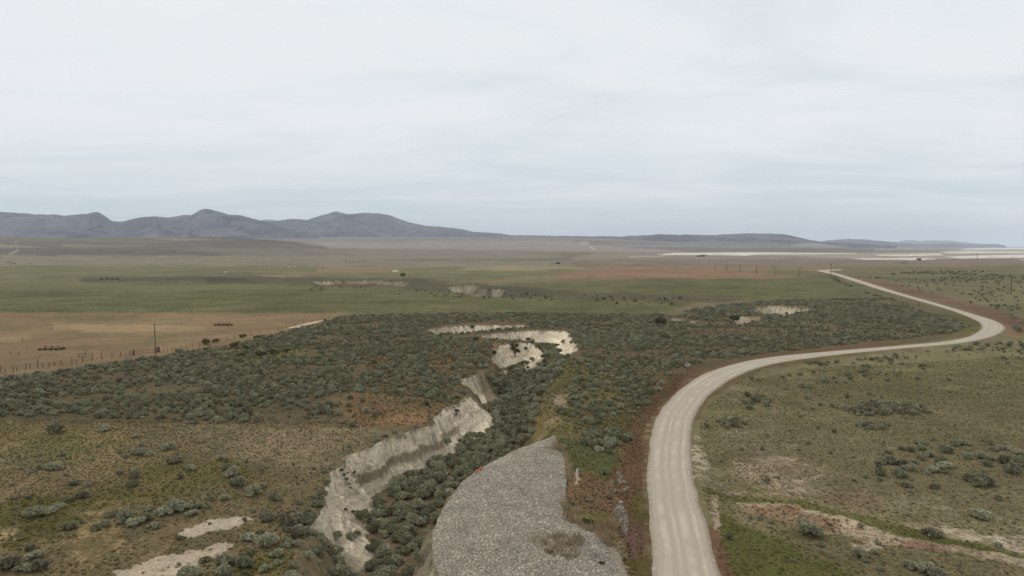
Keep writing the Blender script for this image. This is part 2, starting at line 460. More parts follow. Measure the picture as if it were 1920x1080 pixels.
cov([(200, 1085), (235, 1068), (300, 1046), (370, 1030), (430, 1017), (436, 1026), (410, 1042), (350, 1070), (330, 1100), (180, 1130)], (178, 162, 142), (154, 136, 112), .35, 2, 6)
cov([(430, 1060), (540, 1020), (560, 1080), (540, 1200), (400, 1200)], (84, 84, 36), (100, 90, 46), .45, 8, 8, .9)
# stony apron surroundings
cov([(1038, 822), (1110, 830), (1180, 860), (1170, 900), (1120, 890), (1066, 880), (1058, 850)], (82, 88, 46), (100, 98, 58), .4, 4, 6)
cov([(1062, 885), (1110, 880), (1160, 910), (1160, 985), (1120, 990), (1075, 970), (1060, 940)], (114, 84, 62), (108, 90, 58), .5, 5, 7)
cov([(1060, 948), (1140, 960), (1170, 1000), (1100, 998), (1070, 978)], (124, 104, 76), (94, 90, 46), .5, 4, 5)
cov([(1080, 884), (1084, 884), (1086, 904), (1078, 906)], (182, 162, 142), None, .5, 1.5, 2, .9)
# under the stones
cov(RIP, (142, 131, 120), (126, 116, 106), .5, 1.5, 0)
# verges
cov([(1300, 692), (1330, 690), (1250, 756), (1222, 800), (1212, 880), (1218, 1000), (1226, 1190), (1195, 1190), (1175, 1010), (1150, 900), (1160, 830), (1200, 750)], (103, 73, 52), (92, 84, 46), .42, 6, 9)
cov([(1190, 930), (1212, 930), (1214, 990), (1190, 990)], (92, 90, 40), (88, 60, 44), .4, 4, 5, .8)
cov([(1150, 985), (1208, 985), (1212, 1040), (1180, 1050)], (106, 80, 68), (94, 72, 54), .45, 5, 6)
cov([(1172, 1045), (1225, 1042), (1230, 1190), (1190, 1190)], (90, 78, 40), None, .5, 5, 6)
cov([(1450, 676), (1560, 664), (1720, 652), (1850, 634), (1820, 642), (1560, 672), (1430, 692), (1350, 740), (1310, 800), (1300, 790), (1330, 735), (1400, 692)], (104, 80, 50), (94, 90, 50), .5, 2, 2, .9)
cov([(1320, 700), (1450, 666), (1600, 652), (1780, 636), (1700, 641), (1480, 655), (1380, 672), (1290, 705)], (114, 82, 54), (92, 84, 48), .45, 2, 2, .9)
cov([(1780, 580), (1838, 604), (1836, 622), (1770, 636), (1790, 615)], (96, 92, 46), None, .5, 4, 3, .8)
# right meadow
cov([(1300, 790), (1350, 740), (1440, 695), (1600, 670), (1800, 648), (1900, 640), (W, 640), (W, 1000), (W, 1300), (1390, 1300), (1340, 1080), (1305, 920)], (110, 105, 70), (124, 114, 84), .45, 5, 6)
cov([(1620, 690), (1920, 660), (W, 640), (W, 740), (1900, 760), (1650, 740)], (106, 106, 68), (120, 115, 80), .45, 20, 10, .7)
cov([(1350, 800), (1600, 810), (1920, 830), (W, 840), (W, 990), (1920, 985), (1600, 930), (1360, 890)], (112, 104, 74), (150, 134, 112), .36, 14, 12, .85)
cov([(1380, 845), (1500, 855), (1560, 900), (1480, 920), (1370, 890)], (116, 104, 78), (166, 148, 128), .42, 8, 14, .8)
cov([(1430, 855), (1500, 858), (1480, 872), (1430, 866)], (160, 142, 124), (112, 98, 72), .5, 2, 8, .8)
cov([(1540, 925), (1640, 920), (1660, 955), (1580, 965)], (126, 100, 82), None, .5, 8, 12, .5)
cov([(1300, 815), (1316, 822), (1322, 865), (1340, 905), (1330, 918), (1312, 905), (1300, 880)], (178, 165, 148), (108, 99, 70), .56, 3, 8, .9)
cov([(1344, 900), (1420, 905), (1500, 930), (1580, 955), (1640, 975), (1700, 985), (1620, 980), (1540, 955), (1420, 925), (1350, 918)], (158, 142, 122), (106, 96, 62), .5, 3, 8, .9)
cov([(1690, 982), (1790, 988), (1920, 1005), (W, 1030), (W, 1120), (1920, 1032), (1860, 1018), (1760, 1005)], (184, 170, 152), (130, 116, 90), .5, 3, 10, .9)
cov([(1320, 905), (1350, 924), (1420, 930), (1520, 940), (1600, 962), (1700, 985), (1800, 1010), (1920, 1040), (W, 1180), (W, 1230), (1920, 1050), (1760, 1020), (1600, 978), (1500, 950), (1400, 940), (1320, 925)], (86, 88, 40), (102, 98, 52), .4, 2, 5, .95)
cov([(1376, 935), (1480, 944), (1570, 965), (1700, 1005), (1860, 1032), (1920, 1046), (W, 1250), (W, 1290), (1920, 1062), (1780, 1030), (1600, 1010), (1500, 990), (1400, 955)], (142, 120, 98), (164, 148, 126), .5, 2, 4, .95)
cov([(1390, 942), (1480, 946), (1560, 970), (1580, 995), (1480, 985), (1410, 960)], (126, 88, 64), (128, 106, 82), .5, 4, 8, .9)
cov([(1690, 1008), (1760, 1020), (1750, 1032), (1690, 1022)], (132, 90, 72), None, .5, 3, 4, .7)
cov([(1400, 962), (1580, 1000), (1700, 1030), (1920, 1070), (W, 1300), (1500, 1300), (1480, 1100), (1380, 1000)], (124, 110, 82), (102, 95, 62), .5, 6, 8, .9)
cov([(1590, 1020), (1660, 1012), (1650, 1032), (1600, 1030)], (176, 160, 142), (114, 100, 72), .5, 2, 6, .8)
cov([(1345, 955), (1420, 985), (1520, 1040), (1600, 1070), (1640, 1200), (1400, 1200), (1350, 1060)], (84, 88, 38), (98, 92, 46), .4, 8, 10, .95)
cov([(1322, 985), (1345, 990), (1375, 1080), (1400, 1200), (1370, 1200), (1352, 1080)], (112, 78, 58), (96, 76, 46), .4, 4, 4, .9)
cov([(1332, 925), (1342, 925), (1352, 960), (1350, 1000), (1340, 990)], (166, 146, 128), (104, 92, 58), .5, 2, 4, .8)
# tracks
cov([(540, 614), (580, 604), (622, 596.5), (626, 598), (585, 607), (545, 617)], (186, 166, 136), None, .5, .8, .3)
cov([(14, 477.4), (30, 470), (33, 467), (35, 467), (33, 471), (18, 477.6)], (170, 148, 122), None, .5, .5, .2)
cov([(26, 455.5), (32, 450.5), (34, 450.5), (29, 455.5)], (166, 146, 124), None, .5, .5, .2)
cov([(1105, 461), (1107.5, 461), (1117, 469.5), (1115.5, 469.5)], (210, 196, 176), None, .5, .6, .1)
# wash floor and pale breaks far off
cov([(470, 515), (560, 517), (590, 520), (520, 521)], (140, 124, 104), None, .5, 1.5, 2, .8)
cov([(734, 507.5), (748, 507.2), (746, 509.6), (736, 509.6)], (200, 190, 170), None, .5, .8, .6, .9)
cov([(1180, 480), (1260, 479), (1240, 481), (1180, 482)], (184, 168, 150), None, .5, .6, .5, .6)
# white salt flat on the right, to the horizon
SALT = (212, 209, 205)
SALTB = (160, 153, 147)
cov([(1220, 475), (1330, 472.6), (1560, 474.4), (1760, 472), (1810, 466), (1900, 461), (W, 458), (W, 486), (1920, 484), (1660, 487), (1480, 480), (1300, 479)], (146, 138, 128), (170, 160, 150), .5, 1, 1.5, .8)
cov([(1232, 477.4), (1262, 474.2), (1400, 473.2), (1600, 474.2), (1610, 476), (1420, 477), (1400, 479.4), (1340, 477.8), (1250, 478.2)], SALT, SALTB, .42, .5, .8)
cov([(1590, 484.4), (1700, 483.6), (1760, 485.4), (1730, 487.4), (1620, 486.4)], SALT, SALTB, .42, .5, .8)
cov([(1640, 477.6), (1760, 475), (1770, 478.4), (1700, 480.4), (1650, 479.6)], SALT, SALTB, .45, .5, .8)
cov([(1770, 481), (1840, 478.6), (1930, 477), (W, 474), (W, 482), (1920, 483.4), (1800, 484.6)], SALT, SALTB, .42, .6, .9)
cov([(1758, 472.5), (1820, 470.8), (1930, 471.5), (W, 470), (W, 473.4), (1900, 474.6), (1780, 475)], SALT, SALTB, .42, .5, .8)
cov([(1800, 467), (1850, 464.8), (1930, 464.6), (W, 463.5), (W, 467.6), (1900, 467.8), (1810, 468.8)], SALT, SALTB, .42, .5, .7)
cov([(1710, 461.6), (1800, 460.8), (1800, 461.5), (1712, 462.2)], SALT, None, .2, .3, .2)
cov([(1860, 460.9), (W, 460.6), (W, 462.4), (1870, 462.6)], (214, 214, 214), None, .2, .3, .2)
cov([(1905, 486.5), (W, 485), (W, 488.5), (1930, 488.6)], SALT, None, .2, .4, .5)


def cover(u, v, x, y):
    n = u.shape[0]
    A = np.zeros((n, 3)); B = np.zeros((n, 3)); K = np.full(n, .5)
    # warps measured on the ground but sized as they look, so outlines stay ragged at every distance
    s = np.maximum(y, 60)
    w1 = fbm(x / s * 26, 1400 / s * 4 + y / s, 4, 91) * 2 - 1
    w2 = fbm(x / s * 34 + 40, np.log(s) * 30, 4, 47) * 2 - 1
    w3 = fbm(x / s * 110 + 9, np.log(s) * 75, 3, 61) * 2 - 1
    for poly, a, b, bias, fe, wa, op in COV:
        xs = [p[0] for p in poly]; ys = [p[1] for p in poly]
        pad = fe + wa * 2
        m = (u > min(xs) - pad * 4) & (u < max(xs) + pad * 4) & (v > min(ys) - pad) & (v < max(ys) + pad)
        if not m.any(): continue
        uu = u[m] + wa * 3.0 * (w1[m] * .7 + w3[m] * .6); vv = v[m] + wa * 1.1 * (w2[m] * .7 + w3[m] * .6)
        ins = inside(uu, vv, poly)
        d = np.full(uu.shape, 1e9)
        for i in range(len(poly)):
            p, q = poly[i], poly[(i + 1) % len(poly)]
            d = np.minimum(d, seg_dist(uu, vv, p[0], p[1], q[0], q[1])[0])
        sd = np.where(ins, d, -d)
        al = (sstep(-fe, fe, sd) * op)[:, None]
        A[m] = A[m] * (1 - al) + a * al
        B[m] = B[m] * (1 - al) + b * al
        K[m] = K[m] * (1 - al[:, 0]) + bias * al[:, 0]
    return A, B, K


def cover_at(x, y, full=None):
    z, bare, frac, rd, along = full if full is not None else height(x, y, True)
    far = sstep(1200, 1500, y)
    u, v = P(x, y, z * far)
    A, B, K = cover(u, v, x, y)
    # gully: bare pale banks with a browner band partway down, brown-olive floor
    b = sstep(.25, .75, bare)[:, None]
    band = (sstep(.46, .52, frac) * (1 - sstep(.66, .76, frac)) * (y < 140) * (y > 108))[:, None] * .85
    st = (fbm(along * .15, frac * 13 + y * .03, 4, 21) * .65 + fbm(along * 2.6, frac * 9, 3, 27) * .35)[:, None]
    crack = sstep(.60, .70, fbm(along * 1.5, frac * 2.2, 3, 25))[:, None] * (1 - .6 * sstep(.6, .8, frac))[:, None]
    bank = S((214, 200, 179)) * (.50 + .94 * st)
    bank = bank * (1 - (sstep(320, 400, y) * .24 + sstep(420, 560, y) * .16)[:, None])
    bank = bank * (1 - crack * .5) + S((124, 112, 96)) * crack * .5
    bank = bank * (1 - band) + S((140, 124, 100)) * (.8 + .4 * st) * band
    lip = (sstep(0, .02, frac) * (1 - sstep(.05, .12, frac)) * sstep(.35, .65, fbm(along * .7, along * 0, 3, 31)))[:, None] * .7
    bank = bank * (1 - lip) + S((92, 76, 56)) * lip
    fl = (sstep(.55, .9, frac) * (1 - b[:, 0]) * (bare < .5))[:, None]
    fc = S((104, 86, 60))
    A = A * (1 - fl * .8) + fc * fl * .8
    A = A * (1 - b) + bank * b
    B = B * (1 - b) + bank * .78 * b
    K = K * (1 - b[:, 0]) + .35 * b[:, 0]
    # dark earth lip along bare rims
    return A, B, K


# ------------------------------------------------------------------ materials
def nodes(name):
    m = bpy.data.materials.new(name)
    m.use_nodes = True
    nt = m.node_tree
    bs = nt.nodes['Principled BSDF']
    bs.inputs['Roughness'].default_value = .95
    bs.inputs['Specular IOR Level'].default_value = .08
    return m, nt.nodes, nt.links, bs


def nmath(N, L, op, a, b=None, clamp=False):
    m = N.new('ShaderNodeMath'); m.operation = op; m.use_clamp = clamp
    for i, v in enumerate((a, b)):
        if v is None: continue
        if isinstance(v, (int, float)): m.inputs[i].default_value = v
        else: L.new(v, m.inputs[i])
    return m.outputs[0]


def nnoise(N, L, vec, scale, detail=4, rough=.6, dist=0):
    n = N.new('ShaderNodeTexNoise')
    n.inputs['Scale'].default_value = scale
    n.inputs['Detail'].default_value = detail
    n.inputs['Roughness'].default_value = rough
    n.inputs['Distortion'].default_value = dist
    if vec is not None: L.new(vec, n.inputs['Vector'])
    return n.outputs[0]


def nmix(N, L, f, a, b, mode='MIX'):
    m = N.new('ShaderNodeMix'); m.data_type = 'RGBA'; m.blend_type = mode
    if isinstance(f, (int, float)): m.inputs[0].default_value = f
    else: L.new(f, m.inputs[0])
    for i, v in ((6, a), (7, b)):
        if isinstance(v, tuple): m.inputs[i].default_value = (*v[:3], 1)
        else: L.new(v, m.inputs[i])
    return m.outputs[2]


def nramp(N, L, x, lo, hi, a=0.0, b=1.0, smooth=True):
    m = N.new('ShaderNodeMapRange')
    if smooth: m.interpolation_type = 'SMOOTHSTEP'
    for i, v in ((1, lo), (2, hi), (3, a), (4, b)):
        if isinstance(v, (int, float)): m.inputs[i].default_value = v
        else: L.new(v, m.inputs[i])
    L.new(x, m.inputs[0])
    return m.outputs[0]


def ground_mat():
    m, N, L, bs = nodes('ground_cover')
    a = N.new('ShaderNodeAttribute'); a.attribute_name = 'cover_a'
    b = N.new('ShaderNodeAttribute'); b.attribute_name = 'cover_b'
    k = N.new('ShaderNodeAttribute'); k.attribute_name = 'share_b'
    g = N.new('ShaderNodeNewGeometry')
    pos = g.outputs['Position']
    big = nnoise(N, L, pos, .035, 5, .6, .4)
    mid = nnoise(N, L, pos, .35, 5, .65, .3)
    fin = nnoise(N, L, pos, 2.6, 4, .7)
    sm = nmath(N, L, 'ADD', nmath(N, L, 'MULTIPLY', big, .34), nmath(N, L, 'MULTIPLY', mid, .40))
    sm = nmath(N, L, 'ADD', sm, nmath(N, L, 'MULTIPLY', fin, .36))
    th = nmath(N, L, 'SUBTRACT', .80, nmath(N, L, 'MULTIPLY', k.outputs['Fac'], .5))
    f = nramp(N, L, sm, nmath(N, L, 'SUBTRACT', th, .035), nmath(N, L, 'ADD', th, .035))
    col = nmix(N, L, f, a.outputs['Color'], b.outputs['Color'])
    # tussocks, litter and bare crumbs
    spk = nnoise(N, L, pos, 5.5, 3, .75)
    v = nramp(N, L, nmath(N, L, 'ADD', nmath(N, L, 'MULTIPLY', spk, .5), nmath(N, L, 'MULTIPLY', nnoise(N, L, pos, 1.5, 4, .8), .5)), .36, .66, .58, 1.46, False)
    big2 = nnoise(N, L, pos, .011, 6, .62, .6)
    v2 = nramp(N, L, big2, .3, .7, .76, 1.24, False)
    big3 = nnoise(N, L, pos, .09, 6, .7, .5)
    v2 = nmath(N, L, 'MULTIPLY', v2, nramp(N, L, big3, .3, .7, .78, 1.22, False))
    v = nmath(N, L, 'MULTIPLY', v, v2)
    vc = N.new('ShaderNodeCombineColor')
    for i in range(3): L.new(v, vc.inputs[i])
    col = nmix(N, L, 1.0, col, vc.outputs[0], 'MULTIPLY')
    L.new(col, bs.inputs['Base Color'])
    bp = N.new('ShaderNodeBump'); bp.inputs['Strength'].default_value = .55; bp.inputs['Distance'].default_value = .25
    hh = nmath(N, L, 'ADD', nmath(N, L, 'MULTIPLY', spk, .5), nmath(N, L, 'MULTIPLY', fin, .8))
    L.new(hh, bp.inputs['Height']); L.new(bp.outputs[0], bs.inputs['Normal'])
    return m


def simple(name, c, var=.25, scale=4.0, rough=.9, hue=None):
    m, N, L, bs = nodes(name)
    tc = N.new('ShaderNodeTexCoord')
    n = nnoise(N, L, tc.outputs['Object'], scale, 4)
    oi = N.new('ShaderNodeObjectInfo')
    s = nmath(N, L, 'ADD', nmath(N, L, 'MULTIPLY', n, .7), nmath(N, L, 'MULTIPLY', oi.outputs['Random'], .3))
    c = tuple(S(c)); c2 = tuple(S(hue)) if hue is not None else tuple(x * (1 + var) for x in c)
    f = nramp(N, L, s, .3, .7)
    col = nmix(N, L, f, tuple(x * (1 - var) for x in c), c2)
    L.new(col, bs.inputs['Base Color'])
    bs.inputs['Roughness'].default_value = rough
    return m


def foliage_mat(name, c1, c2, c3):
    """Leaf colour varies from plant to plant and sprig to sprig."""
    m, N, L, bs = nodes(name)
    oi = N.new('ShaderNodeObjectInfo')
    tc = N.new('ShaderNodeTexCoord')
    n = nnoise(N, L, tc.outputs['Object'], 7, 3)
    r = N.new('ShaderNodeValToRGB')
    e = r.color_ramp.elements
    e[0].position = .12; e[0].color = (*S(c1), 1)
    e[1].position = .9; e[1].color = (*S(c3), 1)
    q = e.new(.5); q.color = (*S(c2), 1)
    f = nmath(N, L, 'ADD', nmath(N, L, 'MULTIPLY', oi.outputs['Random'], .62), nmath(N, L, 'MULTIPLY', n, .4))
    L.new(f, r.inputs[0])
    L.new(r.outputs[0], bs.inputs['Base Color'])
    return m


MAT = {}
MAT['ground'] = ground_mat()
MAT['sage'] = foliage_mat('sagebrush_leaf', (120, 123, 97), (153, 155, 129), (181, 182, 157))
MAT['sage_far'] = MAT['sage']
MAT['bush'] = foliage_mat('dark_bush_leaf', (74, 80, 50), (88, 94, 60), (100, 104, 70))
MAT['green_bush'] = foliage_mat('green_bush_leaf', (92, 98, 48), (106, 108, 54), (118, 116, 62))
MAT['grey_bush'] = foliage_mat('grey_bush_leaf', (118, 113, 92), (132, 127, 106), (148, 144, 124))
MAT['bark'] = simple('bark', (84, 70, 56), .3, 9)
MAT['wood'] = simple('weathered_wood', (96, 84, 72), .3, 6)
MAT['dark_wood'] = simple('dark_wood', (62, 54, 46), .3, 6)
MAT['pole_wood'] = simple('pole_wood', (112, 102, 90), .2, 3)
MAT['pale_pole'] = simple('pale_pole_wood', (156, 148, 134), .15, 3)
MAT['wire'] = simple('wire_metal', (96, 90, 84), .15, 3, .6)
MAT['glass'] = simple('insulator_glaze', (120, 110, 100), .1, 3, .3)
MAT['sign_back'] = simple('bare_sign_metal', (182, 184, 186), .08, 3, .45)
MAT['sign_post'] = simple('sign_post_steel', (78, 76, 70), .15, 5, .6)
MAT['cow_black'] = simple('black_hide', (42, 38, 36), .25, 2)
MAT['cow_white'] = simple('white_hide', (232, 228, 220), .06, 2)
MAT['red'] = simple('rust_red_surface', (172, 92, 68), .2, 5, .8)
MAT['snag'] = simple('bleached_wood', (206, 196, 180), .12, 6)
MAT['white_paint'] = simple('white_paint', (214, 208, 198), .08, 6)
MAT['panel'] = simple('grey_panel', (120, 116, 110), .15, 3)
MAT['house_wall'] = simple('pale_wall_board', (222, 218, 210), .06, .5)
MAT['house_dark'] = simple('brown_wall_board', (96, 78, 66), .1, .5)
MAT['roof'] = simple('grey_roof_sheet', (108, 104, 102), .1, .5)
MAT['window'] = simple('dark_window_glass', (44, 48, 52), .1, .5, .2)


def rock_mat(name, c1, c2, c3):
    m, N, L, bs = nodes(name)
    oi = N.new('ShaderNodeObjectInfo')
    tc = N.new('ShaderNodeTexCoord')
    n = nnoise(N, L, tc.outputs['Object'], 5, 4)
    r = N.new('ShaderNodeValToRGB')
    e = r.color_ramp.elements
    e[0].position = .05; e[0].color = (*S(c1), 1)
    e[1].position = .97; e[1].color = (*S(c3), 1)
    q = e.new(.6); q.color = (*S(c2), 1)
    f = nmath(N, L, 'ADD', nmath(N, L, 'MULTIPLY', oi.outputs['Random'], .85), nmath(N, L, 'MULTIPLY', n, .15))
    L.new(f, r.inputs[0])
    g = N.new('ShaderNodeNewGeometry')
    big = nnoise(N, L, g.outputs['Position'], .30, 5, .65, .4)
    v = nramp(N, L, big, .32, .68, .78, 1.16, False)
    vc = N.new('ShaderNodeCombineColor')
    for i in range(3): L.new(v, vc.inputs[i])
    L.new(nmix(N, L, 1.0, r.outputs[0], vc.outputs[0], 'MULTIPLY'), bs.inputs['Base Color'])
    return m


MAT['rock'] = rock_mat('broken_stone', (142, 136, 129), (169, 162, 153), (208, 200, 188))
MAT['rock_grey'] = rock_mat('grey_stone', (126, 122, 117), (148, 144, 138), (178, 172, 165))


def tuft_mat(name):
    """Grass takes the tint stored with each tuft."""
    m, N, L, bs = nodes(name)
    a = N.new('ShaderNodeAttribute'); a.attribute_type = 'INSTANCER'; a.attribute_name = 'tint'
    oi = N.new('ShaderNodeObjectInfo')
    v = nramp(N, L, oi.outputs['Random'], 0, 1, .8, 1.22, False)
    vc = N.new('ShaderNodeCombineColor')
    for i in range(3): L.new(v, vc.inputs[i])
    L.new(nmix(N, L, 1.0, a.outputs['Color'], vc.outputs[0], 'MULTIPLY'), bs.inputs['Base Color'])
    return m


MAT['tuft'] = tuft_mat('grass_blade')
MAT['reed'] = rock_mat('dry_grass_blade', (168, 144, 112), (190, 168, 136), (204, 186, 156))


# ------------------------------------------------------------------ mesh helpers
class MB:
    """Collects shapes and links them as one mesh object."""
    def __init__(self):
        self.v, self.f = [], []

    def add(self, vs, fs):
        o = len(self.v)
        self.v += [tuple(p) for p in vs]
        self.f += [tuple(i + o for i in f) for f in fs]

    def box(self, c, s, rz=0.0):
        cx, cy, cz = c; hx, hy, hz = s[0] / 2, s[1] / 2, s[2] / 2
        ca, sa = math.cos(rz), math.sin(rz)
        vs = []
        for z in (-hz, hz):
            for x, y in ((-hx, -hy), (hx, -hy), (hx, hy), (-hx, hy)):
                vs.append((cx + x * ca - y * sa, cy + x * sa + y * ca, cz + z))
        self.add(vs, [(0, 3, 2, 1), (4, 5, 6, 7), (0, 1, 5, 4), (1, 2, 6, 5), (2, 3, 7, 6), (3, 0, 4, 7)])

    def tube(self, pts, radii, n=7, cap=True):
        pts = [np.array(p, float) for p in pts]
        if isinstance(radii, (int, float)): radii = [radii] * len(pts)
        rings = []
        for i, p in enumerate(pts):
            d = pts[min(i + 1, len(pts) - 1)] - pts[max(i - 1, 0)]
            d = d / (np.linalg.norm(d) + 1e-9)
            up = np.array((0, 0, 1.0)) if abs(d[2]) < .9 else np.array((1.0, 0, 0))
            a = np.cross(d, up); a /= np.linalg.norm(a)
            b = np.cross(a, d)
            rings.append([p + radii[i] * (math.cos(2 * math.pi * k / n) * a + math.sin(2 * math.pi * k / n) * b) for k in range(n)])
        vs = [q for r in rings for q in r]
        fs = []
        for i in range(len(pts) - 1):
            for k in range(n):
                k2 = (k + 1) % n
                fs.append((i * n + k, i * n + k2, (i + 1) * n + k2, (i + 1) * n + k))
        if cap:
            fs.append(tuple(range(n))); fs.append(tuple(range((len(pts) - 1) * n, len(pts) * n))[::-1])
        self.add(vs, fs)

    def mesh(self, name, mat):
        me = bpy.data.meshes.new(name)
        me.from_pydata(self.v, [], self.f)
        me.materials.append(mat)
        me.update()
        return me

    def build(self, name, mat, parent=None, smooth=False):
        me = self.mesh(name, mat)
        if smooth:
            for p in me.polygons: p.use_smooth = True
        o = bpy.data.objects.new(name, me)
        C.objects.link(o)
        if parent: o.parent = parent
        return o


def tag(o, label=None, cat=None, group=None, kind=None):
    if label: o['label'] = label
    if cat: o['category'] = cat
    if group: o['group'] = group
    if kind: o['kind'] = kind
    return o


def thing(name, loc, label, cat, group=None, rz=0.0):
    o = bpy.data.objects.new(name, None)
    o.empty_display_size = .5
    C.objects.link(o)
    o.location = loc
    o.rotation_euler = (0, 0, rz)
    return tag(o, label, cat, group)


def dup(root, loc, label=None, rz=None, scale=None, group=None):
    r = root.copy(); C.objects.link(r); r.location = loc
    if rz is not None: r.rotation_euler = (0, 0, rz)
    if scale is not None: r.scale = (scale,) * 3
    if label: r['label'] = label
    if group: r['group'] = group
    for ch in list(root.children):
        c = ch.copy(); C.objects.link(c); c.parent = r
        for g in list(ch.children):
            d = g.copy(); C.objects.link(d); d.parent = c
    return r


def grid_mesh(name, X, Y, Z, mat, attrs=(), smooth=True):
    r, c = X.shape
    co = np.stack([X, Y, Z], -1).reshape(-1, 3).astype(np.float32)
    idx = np.arange(r * c).reshape(r, c)
    q = np.stack([idx[:-1, :-1], idx[:-1, 1:], idx[1:, 1:], idx[1:, :-1]], -1).reshape(-1, 4).astype(np.int32)
    me = bpy.data.meshes.new(name)
    me.vertices.add(len(co)); me.vertices.foreach_set('co', co.ravel())
    me.loops.add(q.size); me.loops.foreach_set('vertex_index', q.ravel())
    me.polygons.add(len(q))
    me.polygons.foreach_set('loop_start', np.arange(0, q.size, 4, dtype=np.int32))
    me.polygons.foreach_set('loop_total', np.full(len(q), 4, np.int32))
    me.polygons.foreach_set('use_smooth', np.full(len(q), smooth, bool))
    for an, data in attrs:
        if data.ndim == 2:
            at = me.attributes.new(an, 'FLOAT_COLOR', 'POINT')
            at.data.foreach_set('color', np.concatenate([data, np.ones((len(data), 1))], 1).astype(np.float32).ravel())
        else:
            at = me.attributes.new(an, 'FLOAT', 'POINT')
            at.data.foreach_set('value', data.astype(np.float32))
    me.materials.append(mat)
    me.update(calc_edges=True)
    o = bpy.data.objects.new(name, me)
    C.objects.link(o)
    return o


# ------------------------------------------------------------------ ground sheet
vs_near = np.concatenate([np.linspace(461 + 43520 / 52, 965, 330)[:-1], np.linspace(965, 596, 800)[:-1], np.linspace(596, 461 + 43520 / 1500, 170)])
ys = np.concatenate([43520 / (vs_near - 461), np.geomspace(1500, 29500, 190)[1:]])
ts = np.concatenate([np.linspace(-3.2, -.93, 36)[:-1], np.linspace(-.93, -.34, 320)[:-1], np.linspace(-.34, .09, 760)[:-1], np.linspace(.09, .93, 450), np.linspace(.93, 3.2, 36)[1:]])
GY, GT = np.meshgrid(ys, ts, indexing='ij')
GX = GT * GY
fullg = height(GX.ravel(), GY.ravel(), True)
cA, cB, cK = cover_at(GX.ravel(), GY.ravel(), fullg)
ground = grid_mesh('ground', GX, GY, fullg[0].reshape(GX.shape), MAT['ground'], (('cover_a', cA), ('cover_b', cB), ('share_b', cK)))
tag(ground, kind='structure')


# ------------------------------------------------------------------ road
def road_mat():
    m, N, L, bs = nodes('gravel_road')
    a = N.new('ShaderNodeAttribute'); a.attribute_name = 'across'
    g = N.new('ShaderNodeNewGeometry')
    x = a.outputs['Fac']
    wob = nnoise(N, L, g.outputs['Position'], .05, 3)
    xw = nmath(N, L, 'ADD', x, nmath(N, L, 'MULTIPLY', nmath(N, L, 'SUBTRACT', wob, .5), .5))
    tot = None
    for c, w in ((-.55, .13), (-.16, .07), (.20, .15), (.62, .08)):
        d = nmath(N, L, 'ABSOLUTE', nmath(N, L, 'SUBTRACT', xw, c))
        s = nramp(N, L, d, w * .3, w * 1.5, 1, 0)
        tot = s if tot is None else nmath(N, L, 'MAXIMUM', tot, s)
    streak = N.new('ShaderNodeCombineXYZ')
    L.new(nmath(N, L, 'MULTIPLY', xw, 9), streak.inputs[0])
    sn = nnoise(N, L, streak.outputs[0], 1.6, 5, .7)
    base = nmix(N, L, nramp(N, L, sn, .35, .65), tuple(S((164, 154, 143))), tuple(S((176, 165, 153))))
    col = nmix(N, L, nmath(N, L, 'MULTIPLY', tot, nramp(N, L, nnoise(N, L, g.outputs['Position'], .16, 4, .7), .35, .65, .1, .6)), base, tuple(S((200, 189, 175))))
    edge = nramp(N, L, nmath(N, L, 'ABSOLUTE', x), .78, 1.0)
    en = nnoise(N, L, g.outputs['Position'], 1.3, 4, .7)
    col = nmix(N, L, nmath(N, L, 'MULTIPLY', edge, nramp(N, L, en, .3, .6)), col, tuple(S((146, 132, 116))))
    sp = nnoise(N, L, g.outputs['Position'], 6, 3, .8)
    v = nramp(N, L, sp, .3, .7, .84, 1.14, False)
    vc = N.new('ShaderNodeCombineColor')
    for i in range(3): L.new(v, vc.inputs[i])
    L.new(nmix(N, L, 1.0, col, vc.outputs[0], 'MULTIPLY'), bs.inputs['Base Color'])
    bp = N.new('ShaderNodeBump'); bp.inputs['Strength'].default_value = .3; bp.inputs['Distance'].default_value = .06
    L.new(sp, bp.inputs['Height']); L.new(bp.outputs[0], bs.inputs['Normal'])
    return m


AC = np.array([-1.06, -1, -.8, -.6, -.4, -.2, 0, .2, .4, .6, .8, 1, 1.06])
rough_l = (fbm(np.arange(len(RC)) * .9, np.zeros(len(RC)), 3, 4) - .5) * .5
rough_r = (fbm(np.arange(len(RC)) * .9, np.zeros(len(RC)) + 9, 3, 4) - .5) * .5
dirs = (rr - rl) / (np.hypot(*(rr - rl).T)[:, None])
l2 = rl + dirs * rough_l[:, None]
r2 = rr - dirs * rough_r[:, None]
T_ = (AC + 1) / 2
RX = l2[:, :1] * (1 - T_) + r2[:, :1] * T_
RY = l2[:, 1:] * (1 - T_) + r2[:, 1:] * T_
crown = np.where(np.abs(AC) > 1.01, -.45, .0 - .05 * AC ** 2)
RZ = np.zeros_like(RX) + ROADZ + crown
road = grid_mesh('road', RX, RY, RZ, road_mat(), (('across', np.tile(AC, (len(RC), 1)).ravel()),))
tag(road, kind='structure')


